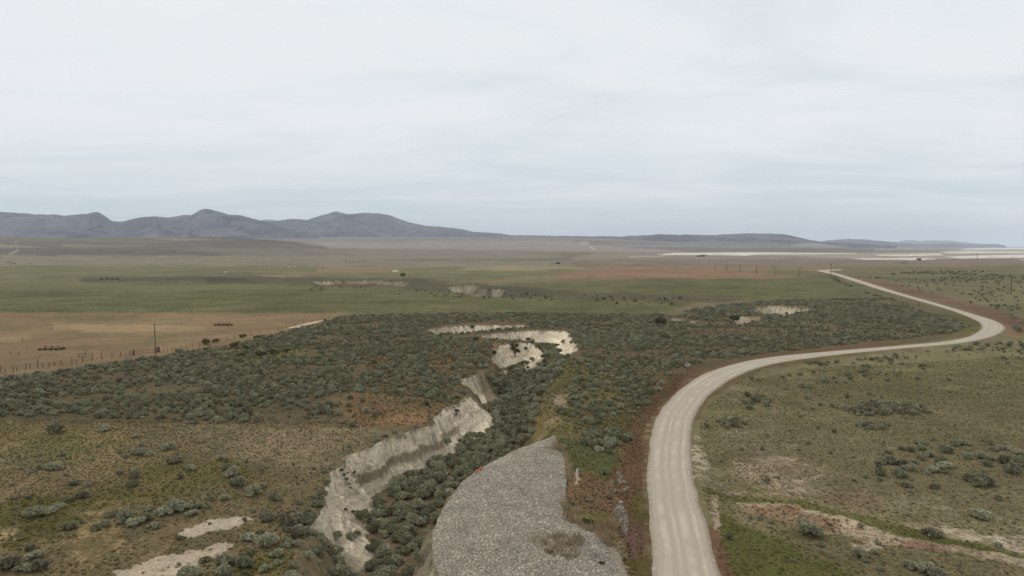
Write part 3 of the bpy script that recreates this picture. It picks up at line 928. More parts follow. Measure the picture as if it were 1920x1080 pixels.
# ------------------------------------------------------------------ hills
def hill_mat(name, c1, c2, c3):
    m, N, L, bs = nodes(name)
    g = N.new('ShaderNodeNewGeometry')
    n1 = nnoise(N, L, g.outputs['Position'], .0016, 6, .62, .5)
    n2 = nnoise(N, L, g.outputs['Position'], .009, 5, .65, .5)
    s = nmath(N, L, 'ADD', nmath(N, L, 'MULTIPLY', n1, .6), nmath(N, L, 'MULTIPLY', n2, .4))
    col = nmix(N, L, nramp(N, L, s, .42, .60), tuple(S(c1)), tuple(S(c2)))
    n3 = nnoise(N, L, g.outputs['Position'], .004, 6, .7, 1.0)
    col = nmix(N, L, nramp(N, L, n3, .53, .60), col, tuple(S(c3)))  # dark rocky patches, also standing in for relief shading on the slopes
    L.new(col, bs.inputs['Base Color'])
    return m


hm = hill_mat('haze_blue_hillside', (64, 66, 80), (102, 99, 108), (38, 42, 54))  # blue of distance haze is mixed into the slope colours


def hill_range(name, sky, D, near, far, foot_v, rough, seed, mat, mesa=False):
    us = np.linspace(sky[0][0], sky[-1][0], max(60, int((sky[-1][0] - sky[0][0]) / 2.2)))
    vv = np.interp(us, [p[0] for p in sky], [p[1] for p in sky])
    crest = H + (HOR - vv) / F * D
    crest = crest + (fbm(us / 14, us * 0, 3, seed) - .5) * rough * .06
    ds = np.concatenate([np.linspace(D - near, D, 90)[:-1], np.linspace(D, D + far, 30)])
    DD, UU = np.meshgrid(ds, us, indexing='ij')
    Xh = (UU - CX) / F * DD
    CR = np.tile(crest, (len(ds), 1))
    FZ = base_elev(Xh, DD) - 6
    FZ = np.minimum(FZ, CR - 2)
    t = np.where(DD <= D, (DD - (D - near)) / near, 1 - (DD - D) / far)
    t = np.clip(t, 0, 1)
    prof = np.interp(t, [0, .3, .55, .75, .85, 1], [0, .06, .16, .34, .72, 1]) if mesa else np.interp(t, [0, .25, .45, .7, .88, 1], [0, .07, .24, .58, .88, 1])
    # spurs and ravines run down from the crest
    sp = 1 - np.abs(fbm(Xh / (rough * 3.4) + fbm(Xh / 900, DD / 900, 2, seed + 3) * 1.5, DD / (rough * 10), 4, seed + 1) * 2 - 1)
    sp2 = 1 - np.abs(fbm(Xh / (rough * 1.8), DD / (rough * 5), 2, seed + 5) * 2 - 1)
    env = np.sin(np.pi * np.clip(t, 0, 1)) ** .8
    Z = FZ + (CR - FZ) * prof
    rel = np.maximum(CR - FZ, 0)
    Z = Z + (sp - .96) * rel * 1.25 * env + (sp2 - .92) * rel * .35 * env
    # never stand above the skyline that was measured
    lim = H + (CR - H) * DD / D
    Z = np.minimum(Z, np.maximum(lim - 1.0 * (DD < D), -50) + 0 * Z)
    Z = np.where(t <= 0.0, FZ - 60, Z)
    o = grid_mesh(name, Xh, DD, Z, mat)
    tag(o, kind='structure')
    return o


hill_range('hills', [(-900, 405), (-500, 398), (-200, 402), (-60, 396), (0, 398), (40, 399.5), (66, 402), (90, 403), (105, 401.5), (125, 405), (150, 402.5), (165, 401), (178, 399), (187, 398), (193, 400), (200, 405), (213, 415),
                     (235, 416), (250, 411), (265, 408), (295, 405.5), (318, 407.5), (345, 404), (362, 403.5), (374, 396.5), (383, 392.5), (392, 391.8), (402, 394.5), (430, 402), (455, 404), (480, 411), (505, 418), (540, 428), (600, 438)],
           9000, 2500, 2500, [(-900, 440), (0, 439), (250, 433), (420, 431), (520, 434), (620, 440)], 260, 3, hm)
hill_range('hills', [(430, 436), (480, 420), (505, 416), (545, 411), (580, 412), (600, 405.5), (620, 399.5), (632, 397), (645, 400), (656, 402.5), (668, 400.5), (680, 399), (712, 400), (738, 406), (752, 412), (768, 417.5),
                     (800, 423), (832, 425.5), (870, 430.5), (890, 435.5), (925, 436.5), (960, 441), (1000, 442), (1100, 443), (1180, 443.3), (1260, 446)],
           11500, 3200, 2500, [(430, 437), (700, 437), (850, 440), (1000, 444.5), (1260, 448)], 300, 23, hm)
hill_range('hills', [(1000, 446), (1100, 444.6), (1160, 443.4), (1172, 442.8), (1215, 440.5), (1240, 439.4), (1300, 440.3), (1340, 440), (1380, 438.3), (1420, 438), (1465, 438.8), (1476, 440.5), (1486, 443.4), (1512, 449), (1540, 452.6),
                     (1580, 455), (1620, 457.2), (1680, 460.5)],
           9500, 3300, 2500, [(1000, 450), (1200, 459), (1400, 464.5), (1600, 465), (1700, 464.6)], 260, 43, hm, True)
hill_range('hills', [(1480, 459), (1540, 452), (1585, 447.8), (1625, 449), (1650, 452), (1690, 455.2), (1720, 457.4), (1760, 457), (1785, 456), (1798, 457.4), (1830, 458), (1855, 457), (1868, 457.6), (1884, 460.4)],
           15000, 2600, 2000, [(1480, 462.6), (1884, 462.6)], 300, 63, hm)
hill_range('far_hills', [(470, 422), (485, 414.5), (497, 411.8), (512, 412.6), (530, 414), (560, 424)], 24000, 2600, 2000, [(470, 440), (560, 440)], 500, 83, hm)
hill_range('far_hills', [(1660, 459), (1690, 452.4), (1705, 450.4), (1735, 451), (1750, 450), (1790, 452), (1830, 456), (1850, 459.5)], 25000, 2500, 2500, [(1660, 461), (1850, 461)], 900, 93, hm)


# ------------------------------------------------------------------ plants: source shapes
def shrub_mesh(name, seed, mats, nl=8, flat=.72, leaf=.13, per=70, spread=.34):
    r = np.random.default_rng(seed)
    lobes = []
    for i in range(nl):
        a = r.uniform(0, 2 * math.pi); d = spread * math.sqrt(r.uniform(0, 1))
        rad = r.uniform(.11, .21) * (1.15 - d)
        lobes.append((d * math.cos(a), d * math.sin(a), r.uniform(.24, .44) * flat / .72 * (1.2 - d * 1.1), rad))
    mb = MB()
    for (x, y, z, rad) in lobes:
        # solid heart of each clump, an uneven blob reaching to the ground
        n, k = 7, 4
        vs = []
        for j in range(k + 1):
            ph = -math.pi / 2 + math.pi * j / k
            for i in range(n):
                th = 2 * math.pi * (i + .5 * (j % 2)) / n
                q = rad * .80 * r.uniform(.8, 1.15)
                zz = z + q * math.sin(ph) * (1.0 if j > 1 else 1.6)
                vs.append((x + q * math.cos(ph) * math.cos(th) * (1 if j > 1 else .6), y + q * math.cos(ph) * math.sin(th) * (1 if j > 1 else .6), max(zz, -.08)))
        fs = []
        for j in range(k):
            for i in range(n):
                fs.append((j * n + i, j * n + (i + 1) % n, (j + 1) * n + (i + 1) % n, (j + 1) * n + i))
        mb.add(vs, fs)
        for q in range(per):
            v = r.normal(size=3); v /= np.linalg.norm(v)
            if v[2] < -.35: v[2] *= -1
            p = np.array((x, y, z)) + v * rad * r.uniform(.78, 1.08)
            if p[2] < .03: continue
            if any((np.linalg.norm(p - np.array(l[:3])) < l[3] * .72) for l in lobes): continue
            d = v * .8 + np.array((0, 0, .75)) + r.normal(size=3) * .35
            d /= np.linalg.norm(d)
            s = np.cross(d, r.normal(size=3)); s /= np.linalg.norm(s) + 1e-9
            ln = leaf * r.uniform(.6, 1.3); w = ln * r.uniform(.22, .36)
            mb.add([p - s * w * .5, p + s * w * .5, p + d * ln * .6 + s * w, p + d * ln, p + d * ln * .6 - s * w], [(0, 1, 2, 3, 4)])
    me = mb.mesh(name, mats[0])
    return me


SAGE = [shrub_mesh('sagebrush', 100 + i, [MAT['sage']], nl=10 + 2 * (i % 4), flat=.52 + .12 * (i % 3), leaf=.105, per=70, spread=.30 + .06 * (i % 3)) for i in range(8)]
GREYB = [shrub_mesh('grey_shrub', 200 + i, [MAT['grey_bush']], nl=9 + i, flat=.5, leaf=.14, per=60) for i in range(2)]
GREENB = [shrub_mesh('green_shrub', 300 + i, [MAT['green_bush']], nl=9, flat=.75, leaf=.13, per=64) for i in range(2)]
DARKB = [shrub_mesh('dark_shrub', 400 + i, [MAT['bush']], nl=11, flat=.8, leaf=.09, per=90) for i in range(2)]


def tuft_mesh(name, seed, mat, n=26, h=.5, spread=.35, w=.05):
    r = np.random.default_rng(seed)
    mb = MB()
    for i in range(n):
        a = r.uniform(0, 2 * math.pi); d = spread * math.sqrt(r.uniform(0, 1))
        x, y = d * math.cos(a), d * math.sin(a)
        o = np.array((math.cos(a), math.sin(a), 0)) * r.uniform(.1, .5) + r.normal(size=3) * .12
        hh = h * r.uniform(.5, 1.1) * (1.1 - d)
        s = np.array((-math.sin(a), math.cos(a), 0)) * w * r.uniform(.7, 1.4)
        b = np.array((x, y, -.05))
        mb.add([b - s, b + s, b + o * hh * .5 + s * .9 + (0, 0, hh * .65), b + o * hh + (0, 0, hh), b + o * hh * .5 - s * .9 + (0, 0, hh * .65)], [(0, 1, 2, 3, 4)])
    return mb.mesh(name, mat)


TUFT = [tuft_mesh('grass_tuft', 500 + i, MAT['tuft'], 22, .42, .38, .075) for i in range(4)]
REED = [tuft_mesh('dry_grass_tuft', 520 + i, MAT['reed'], 30, 1.0, .34, .018) for i in range(3)]


def rock_mesh(name, seed, mat):
    r = np.random.default_rng(seed)
    n = 7
    vs = [(0, 0, .34)]
    for z, q in ((.24, .32), (-.02, .5), (-.3, .36)):
        for i in range(n):
            a = 2 * math.pi * (i + r.uniform(-.3, .3)) / n
            k = q * r.uniform(.75, 1.2)
            vs.append((k * math.cos(a), k * math.sin(a) * .75, z * r.uniform(.8, 1.2)))
    fs = [(0, 1 + i, 1 + (i + 1) % n) for i in range(n)]
    for j in range(2):
        for i in range(n):
            a, b = 1 + j * n + i, 1 + j * n + (i + 1) % n
            fs.append((a, a + n, b + n, b))
    mb = MB(); mb.add(vs, fs)
    return mb.mesh(name, mat)


ROCK = [rock_mesh('broken_stone', 600 + i, MAT['rock']) for i in range(5)]
ROCKG = [rock_mesh('grey_stone', 620 + i, MAT['rock_grey']) for i in range(3)]


# ------------------------------------------------------------------ mass scatters (one object per kind of cover)
def mass(name, pts, size, meshes, squash=(.78, 1.2), tint=None, tilt=.12, seed=1, kind='stuff'):
    """One object: a cloud of points that instances the source plants or stones."""
    n = len(pts)
    r = np.random.default_rng(seed)
    me = bpy.data.meshes.new(name)
    me.vertices.add(n)
    me.vertices.foreach_set('co', np.asarray(pts, np.float32).ravel())
    rot = np.stack([r.normal(0, tilt, n), r.normal(0, tilt, n), r.uniform(0, 6.283, n)], 1)
    sc = np.stack([size * r.uniform(.85, 1.15, n), size * r.uniform(.85, 1.15, n), size * r.uniform(*squash, n)], 1)
    for an, d in (('turn', rot), ('grow', sc)):
        a = me.attributes.new(an, 'FLOAT_VECTOR', 'POINT'); a.data.foreach_set('vector', d.astype(np.float32).ravel())
    a = me.attributes.new('pick', 'INT', 'POINT'); a.data.foreach_set('value', r.integers(0, len(meshes), n).astype(np.int32))
    if tint is not None:
        a = me.attributes.new('tint', 'FLOAT_COLOR', 'POINT')
        a.data.foreach_set('color', np.concatenate([tint, np.ones((n, 1))], 1).astype(np.float32).ravel())
    ob = bpy.data.objects.new(name, me)
    C.objects.link(ob)
    tag(ob, kind=kind)
    ng = bpy.data.node_groups.new(name, 'GeometryNodeTree')
    ng.interface.new_socket('Geometry', in_out='INPUT', socket_type='NodeSocketGeometry')
    ng.interface.new_socket('Geometry', in_out='OUTPUT', socket_type='NodeSocketGeometry')
    N, L = ng.nodes, ng.links
    gi = N.new('NodeGroupInput'); go = N.new('NodeGroupOutput')
    iop = N.new('GeometryNodeInstanceOnPoints')
    L.new(gi.outputs[0], iop.inputs['Points'])
    jn = N.new('GeometryNodeJoinGeometry')
    for m in reversed(meshes):
        so = bpy.data.objects.new(m.name, m)
        oi = N.new('GeometryNodeObjectInfo')
        oi.inputs['Object'].default_value = so
        oi.inputs['As Instance'].default_value = True
        L.new(oi.outputs['Geometry'], jn.inputs[0])
    L.new(jn.outputs[0], iop.inputs['Instance'])
    iop.inputs['Pick Instance'].default_value = True

    def at(nm, dt):
        q = N.new('GeometryNodeInputNamedAttribute'); q.data_type = dt; q.inputs['Name'].default_value = nm
        return q.outputs['Attribute']
    L.new(at('pick', 'INT'), iop.inputs['Instance Index'])
    e2r = N.new('FunctionNodeEulerToRotation')
    L.new(at('turn', 'FLOAT_VECTOR'), e2r.inputs[0])
    L.new(e2r.outputs[0], iop.inputs['Rotation'])
    L.new(at('grow', 'FLOAT_VECTOR'), iop.inputs['Scale'])
    L.new(iop.outputs[0], go.inputs[0])
    md = ob.modifiers.new('scatter', 'NODES')
    md.node_group = ng
    return ob


def scatter(poly, dens, jit=.95, z=0.0, clump=None, seed=0, avoid_road=1.5):
    """Points (x, y) on a jittered lattice inside a pixel outline laid on the ground at height z."""
    W_ = [U(u, v, z) for u, v in poly]
    xs = [p[0] for p in W_]; ys_ = [p[1] for p in W_]
    c = 1 / math.sqrt(dens)
    r = np.random.default_rng(seed + 7)
    gx, gy = np.meshgrid(np.arange(min(xs), max(xs), c), np.arange(min(ys_), max(ys_), c))
    gx = gx.ravel(); gy = gy.ravel()
    gx = gx + r.uniform(-.5, .5, gx.size) * c * jit; gy = gy + r.uniform(-.5, .5, gy.size) * c * jit
    ed = (fbm(gx / 6, gy / 6, 3, 77) - .5) * 6
    m = inside(gx + ed, gy + ed, W_)
    if clump is not None:
        sc, lo, hi = clump
        m &= r.uniform(0, 1, gx.size) < sstep(lo, hi, fbm(gx / sc, gy / sc, 4, seed + 50))
    gx, gy = gx[m], gy[m]
    if avoid_road:
        m = road_dist(gx, gy) > avoid_road
        gx, gy = gx[m], gy[m]
    return gx, gy


SHR = {'x': [], 'y': [], 's': [], 'zone': [], 'keep': []}


def shrubs(zone, gx, gy, lo, hi, seed=0, power=1.6):
    r = np.random.default_rng(seed + 3)
    s = lo + (hi - lo) * r.uniform(0, 1, len(gx)) ** power
    SHR['x'].append(gx); SHR['y'].append(gy); SHR['s'].append(s)
    SHR['zone'] += [zone] * len(gx); SHR['keep'].append(np.zeros(len(gx), bool))


def single(zone, u, v, w, z=0.0):
    x, y = U(u, v, z)
    SHR['x'].append(np.array([x])); SHR['y'].append(np.array([y])); SHR['s'].append(np.array([w / F * y]))
    SHR['zone'].append(zone); SHR['keep'].append(np.array([True]))


DENSE = [(-500, 790), (-200, 760), (0, 708), (150, 692), (300, 666), (420, 648), (500, 630), (600, 605), (650, 592), (800, 588), (900, 587), (1250, 590), (1260, 600), (1100, 604), (1000, 604), (985, 606), (830, 608), (795, 616), (810, 630),
         (890, 634), (920, 645), (915, 690), (855, 710), (880, 735), (830, 760), (800, 745), (640, 735), (640, 790), (500, 792), (200, 790), (0, 782), (-500, 860)]
shrubs('flat', *scatter(DENSE, .34, clump=(10, .32, .50), seed=1), .85, 1.8, 1)
shrubs('flat', *scatter(DENSE, .16, clump=(16, .15, .4), seed=13), .45, .95, 11)
shrubs('flat', *scatter([(690, 655), (920, 645), (915, 690), (855, 712), (800, 745), (690, 730)], .06, clump=(9, .35, .55), seed=14), .7, 1.6, 14)
shrubs('middle', *scatter([(1090, 608), (1260, 602), (1400, 606), (1450, 590), (1530, 582), (1640, 568), (1700, 573), (1790, 596), (1820, 612), (1780, 626), (1640, 640), (1440, 660), (1330, 678), (1270, 692), (1210, 695), (1090, 668), (1085, 640), (1075, 620)], .34, clump=(12, .30, .52), seed=2), .85, 1.9, 2)
shrubs('middle', *scatter([(1090, 608), (1260, 602), (1400, 606), (1450, 590), (1530, 582), (1640, 568), (1700, 573), (1790, 596), (1820, 612), (1780, 626), (1640, 640), (1440, 660), (1330, 678), (1270, 692), (1210, 695), (1090, 668), (1085, 640), (1075, 620)], .10, seed=22), .6, 1.2, 2)
shrubs('middle', *scatter([(1250, 590), (1330, 575), (1420, 566), (1600, 560), (1660, 560), (1640, 568), (1530, 580), (1514, 574), (1415, 574), (1415, 586), (1460, 596), (1400, 606), (1300, 600)], .22, clump=(20, .3, .55), seed=3), 1.0, 2.2, 3)
shrubs('flat', *scatter([(640, 735), (760, 742), (850, 756), (812, 785), (790, 796), (640, 798)], .10, clump=(7, .3, .55), seed=61), .7, 1.6, 61)
shrubs('flat', *scatter([(885, 636), (1000, 640), (1000, 645), (930, 646), (890, 650)], .2, seed=62), .8, 1.5, 62)
shrubs('flat', *scatter([(835, 620), (980, 615), (975, 620), (890, 627), (830, 628)], .25, seed=63), .8, 1.5, 63)
shrubs('middle', *scatter([(985, 605), (1100, 602), (1096, 645), (1080, 620), (1060, 616), (985, 616.5)], .34, clump=(15, .2, .45), seed=64), .9, 2.0, 64)
shrubs('slope', *scatter([(1020, 662), (1080, 668), (1210, 696), (1260, 694), (1230, 735), (1180, 790), (1080, 800), (1050, 780), (1062, 740), (1070, 700)], .3, clump=(7, .34, .58), seed=4), .7, 1.8, 4)
shrubs('gully', *scatter([(540, 1100), (592, 1000), (655, 985), (690, 965), (742, 893), (820, 850), (870, 815), (915, 775), (935, 715), (945, 690), (1005, 670), (1040, 672), (1055, 700), (1040, 740), (1020, 760), (1000, 800), (1005, 826), (930, 862), (880, 890), (840, 940), (812, 990), (815, 1040), (830, 1100)], .34, z=-5.5, clump=(6, .22, .44), seed=5, avoid_road=0), 1.4, 2.8, 5, 1.1)
shrubs('gully', *scatter([(540, 1100), (592, 1000), (655, 985), (690, 965), (742, 893), (820, 850), (870, 815), (915, 775), (935, 715), (945, 690), (1005, 670), (1040, 672), (1055, 700), (1040, 740), (1020, 760), (1000, 800), (1005, 826), (930, 862), (880, 890), (840, 940), (812, 990), (815, 1040), (830, 1100)], .12, z=-5.5, seed=55, avoid_road=0), .8, 1.5, 5, 1.1)
shrubs('gully', *scatter([(1010, 664), (1080, 662), (1078, 640), (1010, 644)], .3, z=-3.5, seed=15, avoid_road=0), 1.1, 2.2, 15)
shrubs('rim', *scatter([(470, 1000), (520, 965), (585, 960), (575, 1000), (550, 1080), (520, 1180), (330, 1180), (360, 1090), (440, 1050)], .22, clump=(5, .3, .55), seed=6), 1.0, 2.2, 6)
shrubs('rim', *scatter([(560, 985), (640, 985), (600, 1100), (520, 1180), (540, 1080)], .2, z=-2, seed=17), .9, 2.0, 17)
shrubs('rim', *scatter([(586, 962), (600, 918), (626, 884), (612, 884), (586, 925), (572, 965)], .5, seed=16), .6, 1.3, 16)
shrubs('rim', *scatter([(640, 860), (690, 843), (722, 828), (757, 818), (806, 798), (815, 780), (862, 753), (884, 738), (872, 728), (850, 748), (800, 776), (795, 788), (750, 806), (715, 816), (680, 830), (628, 850), (605, 890), (612, 905)], .45, clump=(4, .38, .6), seed=71), .35, 1.0, 71)
shrubs('apron', *scatter([(1078, 812), (1110, 806), (1165, 806), (1172, 826), (1150, 850), (1110, 846), (1082, 830)], .45, seed=7), 1.1, 2.0, 7)
shrubs('patch', *scatter([(1585, 765), (1620, 752), (1690, 756), (1750, 770), (1740, 780), (1660, 781), (1600, 777)], .5, seed=8), .9, 1.7, 8)
shrubs('patch', *scatter([(1598, 796), (1640, 790), (1672, 799), (1660, 806), (1610, 804)], .5, seed=9), .8, 1.4, 9)
shrubs('roadside', *scatter([(1385, 730), (1400, 700), (1470, 705), (1500, 680), (1600, 672), (1700, 664), (1740, 690), (1640, 710), (1470, 730), (1430, 770), (1385, 768)], .12, clump=(9, .46, .6), seed=10), .9, 2.0, 10)
shrubs('roadside', *scatter([(1326, 792), (1345, 782), (1400, 784), (1396, 800), (1330, 800)], .25, seed=18), .8, 1.5, 18)
shrubs('east', *scatter([(1650, 850), (1760, 825), (1830, 826), (1920, 824), (2100, 830), (2100, 920), (1920, 905), (1800, 905), (1640, 900)], .10, clump=(8, .40, .58), seed=20), .9, 2.1, 20)
shrubs('plain', *scatter([(1600, 660), (1920, 640), (2200, 640), (2200, 800), (1920, 760), (1500, 790), (1420, 760), (1480, 700)], .03, clump=(18, .38, .62), seed=21), .45, 1.5, 21)
shrubs('plain', *scatter([(1900, 640), (1790, 646), (1700, 656), (1660, 664), (1700, 676), (1920, 674), (2100, 690), (2100, 640)], .07, clump=(14, .4, .58), seed=24), .9, 2.2, 24)
shrubs('plain', *scatter([(1580, 530), (1700, 510), (2100, 505), (2100, 530), (1720, 530)], .010, clump=(60, .48, .60), seed=26), 2.0, 4.0, 26)
shrubs('plain', *scatter([(1660, 528), (2100, 532), (2100, 640), (1900, 632), (1890, 600), (1760, 560)], .012, clump=(25, .42, .6), seed=25), 1.2, 2.6, 25)
shrubs('east', *scatter([(1330, 830), (1500, 800), (2100, 800), (2100, 1180), (1400, 1180), (1340, 960)], .05, clump=(8, .40, .62), seed=36), .35, 1.0, 36)
shrubs('verge', *scatter([(1560, 516), (1660, 550), (1780, 584), (1770, 590), (1640, 556), (1560, 524)], .08, seed=27, avoid_road=1.0), 1.2, 2.4, 27)
shrubs('mid', *scatter([(560, 536), (850, 545), (1000, 552), (1300, 560), (1300, 575), (1000, 566), (800, 556), (560, 545)], .010, clump=(40, .45, .6), seed=28), 1.2, 3.0, 28)
shrubs('west', *scatter([(-400, 810), (640, 800), (700, 830), (600, 930), (560, 1000), (300, 1180), (-400, 1180)], .05, clump=(7, .36, .62), seed=29), .4, 1.1, 29)

for q in [(195, 809, 28), (253, 822, 15), (101, 800, 26), (107, 812, 30), (315, 842, 26), (263, 851, 32), (278, 853, 16), (236, 857, 16), (325, 868, 36), (357, 880, 24), (101, 880, 34), (137, 908, 22), (250, 911, 30), (254, 896, 24),
          (436, 892, 40), (441, 912, 38), (424, 880, 22), (155, 930, 26), (28, 933, 18), (476, 928, 36), (517, 936, 34), (66, 968, 40), (86, 962, 34), (106, 952, 30), (281, 957, 20), (306, 964, 32), (328, 956, 42), (346, 950, 34), (357, 964, 24),
          (370, 952, 26), (236, 978, 38), (256, 985, 34), (272, 975, 30), (289, 990, 26), (180, 994, 28), (128, 992, 28), (338, 1010, 16), (420, 938, 26), (18, 1065, 44), (44, 1072, 40), (62, 1048, 36), (58, 1032, 22), (76, 1066, 40), (4, 1055, 30),
          (210, 970, 30), (196, 988, 26), (540, 985, 44), (568, 978, 40), (500, 975, 34), (468, 1010, 34), (500, 1020, 44), (425, 1056, 44), (460, 1062, 36), (385, 1052, 26), (355, 1085, 50)]:
    single('westsingle', *q)
for q in [(1840, 968, 46), (1518, 1000, 52), (1508, 990, 30), (1447, 981, 13), (1424, 971, 12), (1757, 1002, 38), (1740, 998, 26), (1872, 1022, 18), (1612, 1042, 32), (1623, 1052, 18), (1730, 1068, 44), (1706, 1062, 30), (1752, 1078, 40),
          (1668, 866, 34), (1695, 870, 28), (1650, 868, 20), (1690, 892, 30), (1648, 898, 16), (1697, 908, 26), (1770, 846, 34), (1750, 882, 34), (1812, 858, 22), (1835, 856, 24), (1775, 876, 30), (1818, 898, 30), (1846, 905, 40), (1890, 868, 34), (1910, 872, 34),
          (1900, 884, 40), (1727, 832, 22), (1810, 832, 24), (1690, 842, 16), (1838, 908, 36), (1753, 912, 22), (1870, 935, 14), (1700, 964, 14), (1650, 1068, 14), (1640, 1036, 22)]:
    single('eastsingle', *q)
for q in [(1132, 884, 20), (1154, 920, 13), (1141, 931, 14), (1105, 938, 12), (1073, 944, 14), (1098, 932, 9), (1117, 925, 8)]:
    single('apronsingle', *q)

SX = np.concatenate(SHR['x']); SY = np.concatenate(SHR['y']); SS = np.concatenate(SHR['s']); SK = np.concatenate(SHR['keep'])
SZN = np.array(SHR['zone'])
zf = height(SX, SY, True)
ok = (zf[3] > .3) & ((zf[1] < .35) | (np.random.default_rng(2).uniform(0, 1, len(SX)) < .12)) 
ripin = inside(SX, SY, RIPW)
ok &= ~ripin
ok &= (zf[2] < .3) | np.isin(SZN, ('gully', 'rim'))
SX, SY, SS, SK, SZN, SZ = SX[ok], SY[ok], SS[ok], SK[ok], SZN[ok], zf[0][ok]
pu, pv = P(SX, SY, SZ)
inframe = (pu > -5) & (pu < 1925) & (pv < 1095)
app = SS / SY * F
order = np.argsort(-(np.where(inframe, app, 0) + np.where(SK, 6, 0)))
NIND = 290
ind = order[:NIND]
rest = np.ones(len(SX), bool); rest[ind] = False

# ---- the nearest sagebrush, each an object of its own
gully_names = [
    (1010, 9999, 'big grey-green sagebrush at the near end of the gully floor beside the stone slope'),
    (930, 1010, 'big grey-green sagebrush on the gully floor below the tall pale bank'),
    (860, 930, 'grey-green sagebrush in the gully thicket along the edge of the stone slope'),
    (0, 860, 'grey-green sagebrush in the upper gully thicket past the tip of the stone slope')]


def shrub_label(zone, u, v):
    if zone == 'gully':
        for lo, hi, t in gully_names:
            if lo <= v < hi: return t, 'sagebrush thicket on the gully floor'
    if zone == 'rim': return ('sagebrush on the broken ground between gully rim and white soil patch', 'sagebrush along the gully rim')
    if zone in ('west', 'westsingle'):
        if v > 1020: t = 'sagebrush at the bottom of the left meadow near the white soil patches'
        elif u > 400: t = 'sagebrush on the left meadow just back from the gully rim'
        elif v > 915: t = 'sagebrush in the loose row across the left meadow above the white soil patches'
        else: t = 'lone sagebrush dotted on the left meadow below the dense sagebrush flat'
        return t, 'sagebrush scattered on the left meadow'
    if zone in ('apron', 'apronsingle'):
        if v < 860: return ('sagebrush in the tight clump between stone slope and road verge', 'sagebrush clump beside the stone slope')
        return ('small round sagebrush on the reddish strip between stone slope and road', 'sagebrush on the reddish strip')
    if zone == 'patch': return ('sagebrush in the compact patch standing alone on the right meadow', 'sagebrush patch on the right meadow')
    if zone == 'roadside': return ('sagebrush in the loose cluster on the inside of the road bend', 'sagebrush inside the road bend')
    if zone in ('east', 'eastsingle', 'plain'):
        if v > 930: t = 'sagebrush beside the pale eroded track on the right meadow'
        else: t = 'sagebrush scattered on the stony right part of the right meadow'
        return t, 'sagebrush scattered on the right meadow'
    if zone == 'slope': return ('sagebrush on the grassy slope between gully and road verge', 'sagebrush on the slope right of the gully')
    return ('sagebrush on the front edge of the dense sagebrush flat', 'sagebrush on the dense flat')


SPECIAL = {(1132, 884): 'largest single sagebrush on green grass between stone slope and grey gravel strip',
           (1840, 968): 'broad lone sagebrush right of the reddish soil, above the white wash on the right',
           (1518, 1000): 'broad lone sagebrush just below the rust-red soil strip on the right meadow',
           (1872, 1022): 'small sagebrush standing on the white wash at the right edge',
           (195, 809): 'broad lone sagebrush just under the front edge of the dense flat, far left meadow',
           (263, 851): 'broad sagebrush with a small one beside it, middle of the left meadow',
           (315, 842): 'lone dome of sagebrush right of the double clump on the left meadow',
           (101, 880): 'pale lone sagebrush in yellowish grass on the left meadow',
           (1447, 981): 'small round sagebrush on the lower edge of the rust-red soil strip',
           (1424, 971): 'smallest round sagebrush at the left end of the rust-red soil strip'}
rs = np.random.default_rng(44)
for i in ind:
    me = SAGE[int(rs.integers(0, 8))]
    if SZN[i] in ('west', 'rim', 'eastsingle', 'westsingle') and rs.uniform() < .16: me = GREYB[int(rs.integers(0, 2))]
    o = bpy.data.objects.new('sagebrush', me)
    C.objects.link(o)
    o.location = (SX[i], SY[i], SZ[i] - .03)
    o.rotation_euler = (rs.normal(0, .06), rs.normal(0, .06), rs.uniform(0, 6.28))
    s = SS[i] * 1.02
    o.scale = (s * rs.uniform(.9, 1.12), s * rs.uniform(.9, 1.12), s * rs.uniform(.62, 1.0) * (1.1 if SZN[i] == 'gully' else .9))
    lab, gr = shrub_label(SZN[i], pu[i], pv[i])
    for (a, b), t in SPECIAL.items():
        x, y = U(a, b)
        if abs(x - SX[i]) + abs(y - SY[i]) < .05: lab = t
    tag(o, lab, 'shrub', gr)

mass('sagebrush_cover', np.stack([SX[rest], SY[rest], SZ[rest] - .03], 1), SS[rest] * 1.1, SAGE + SAGE[:3] + GREYB[:1], seed=3)


# ---- grass tussocks near the camera
def tufts(poly, dens, lo, hi, seed, clump=None):
    gx, gy = scatter(poly, dens, clump=clump, seed=seed, avoid_road=.5)
    f = height(gx, gy, True)
    m = (f[1] < .3) & (f[3] > .5) & ~inside(gx, gy, RIPW)
    gx, gy = gx[m], gy[m]
    f = tuple(q[m] for q in f)
    A, B, K = cover_at(gx, gy, f)
    r = np.random.default_rng(seed)
    w = r.uniform(0, 1, (len(gx), 1))
    tint = A * w + B * (1 - w)
    bright = A.max(1)
    m2 = r.uniform(0, 1, len(gx)) < np.interp(bright, [.16, .30], [1, .12])
    # living tussocks are greyer-green than the litter between them
    g = r.uniform(0, 1, (len(gx), 1))
    tint = tint * (1 - .5 * g) + np.asarray(S((96, 96, 62))) * .5 * g
    tint = tint * r.uniform(1.25, 2.0, (len(gx), 1))
    dead = r.uniform(0, 1, (len(gx), 1)) < .14
    tint = np.where(dead, np.asarray(S((142, 124, 104))), tint)
    s = lo + (hi - lo) * r.uniform(0, 1, len(gx)) ** 2
    return np.stack([gx, gy, f[0]], 1)[m2], s[m2], tint[m2]


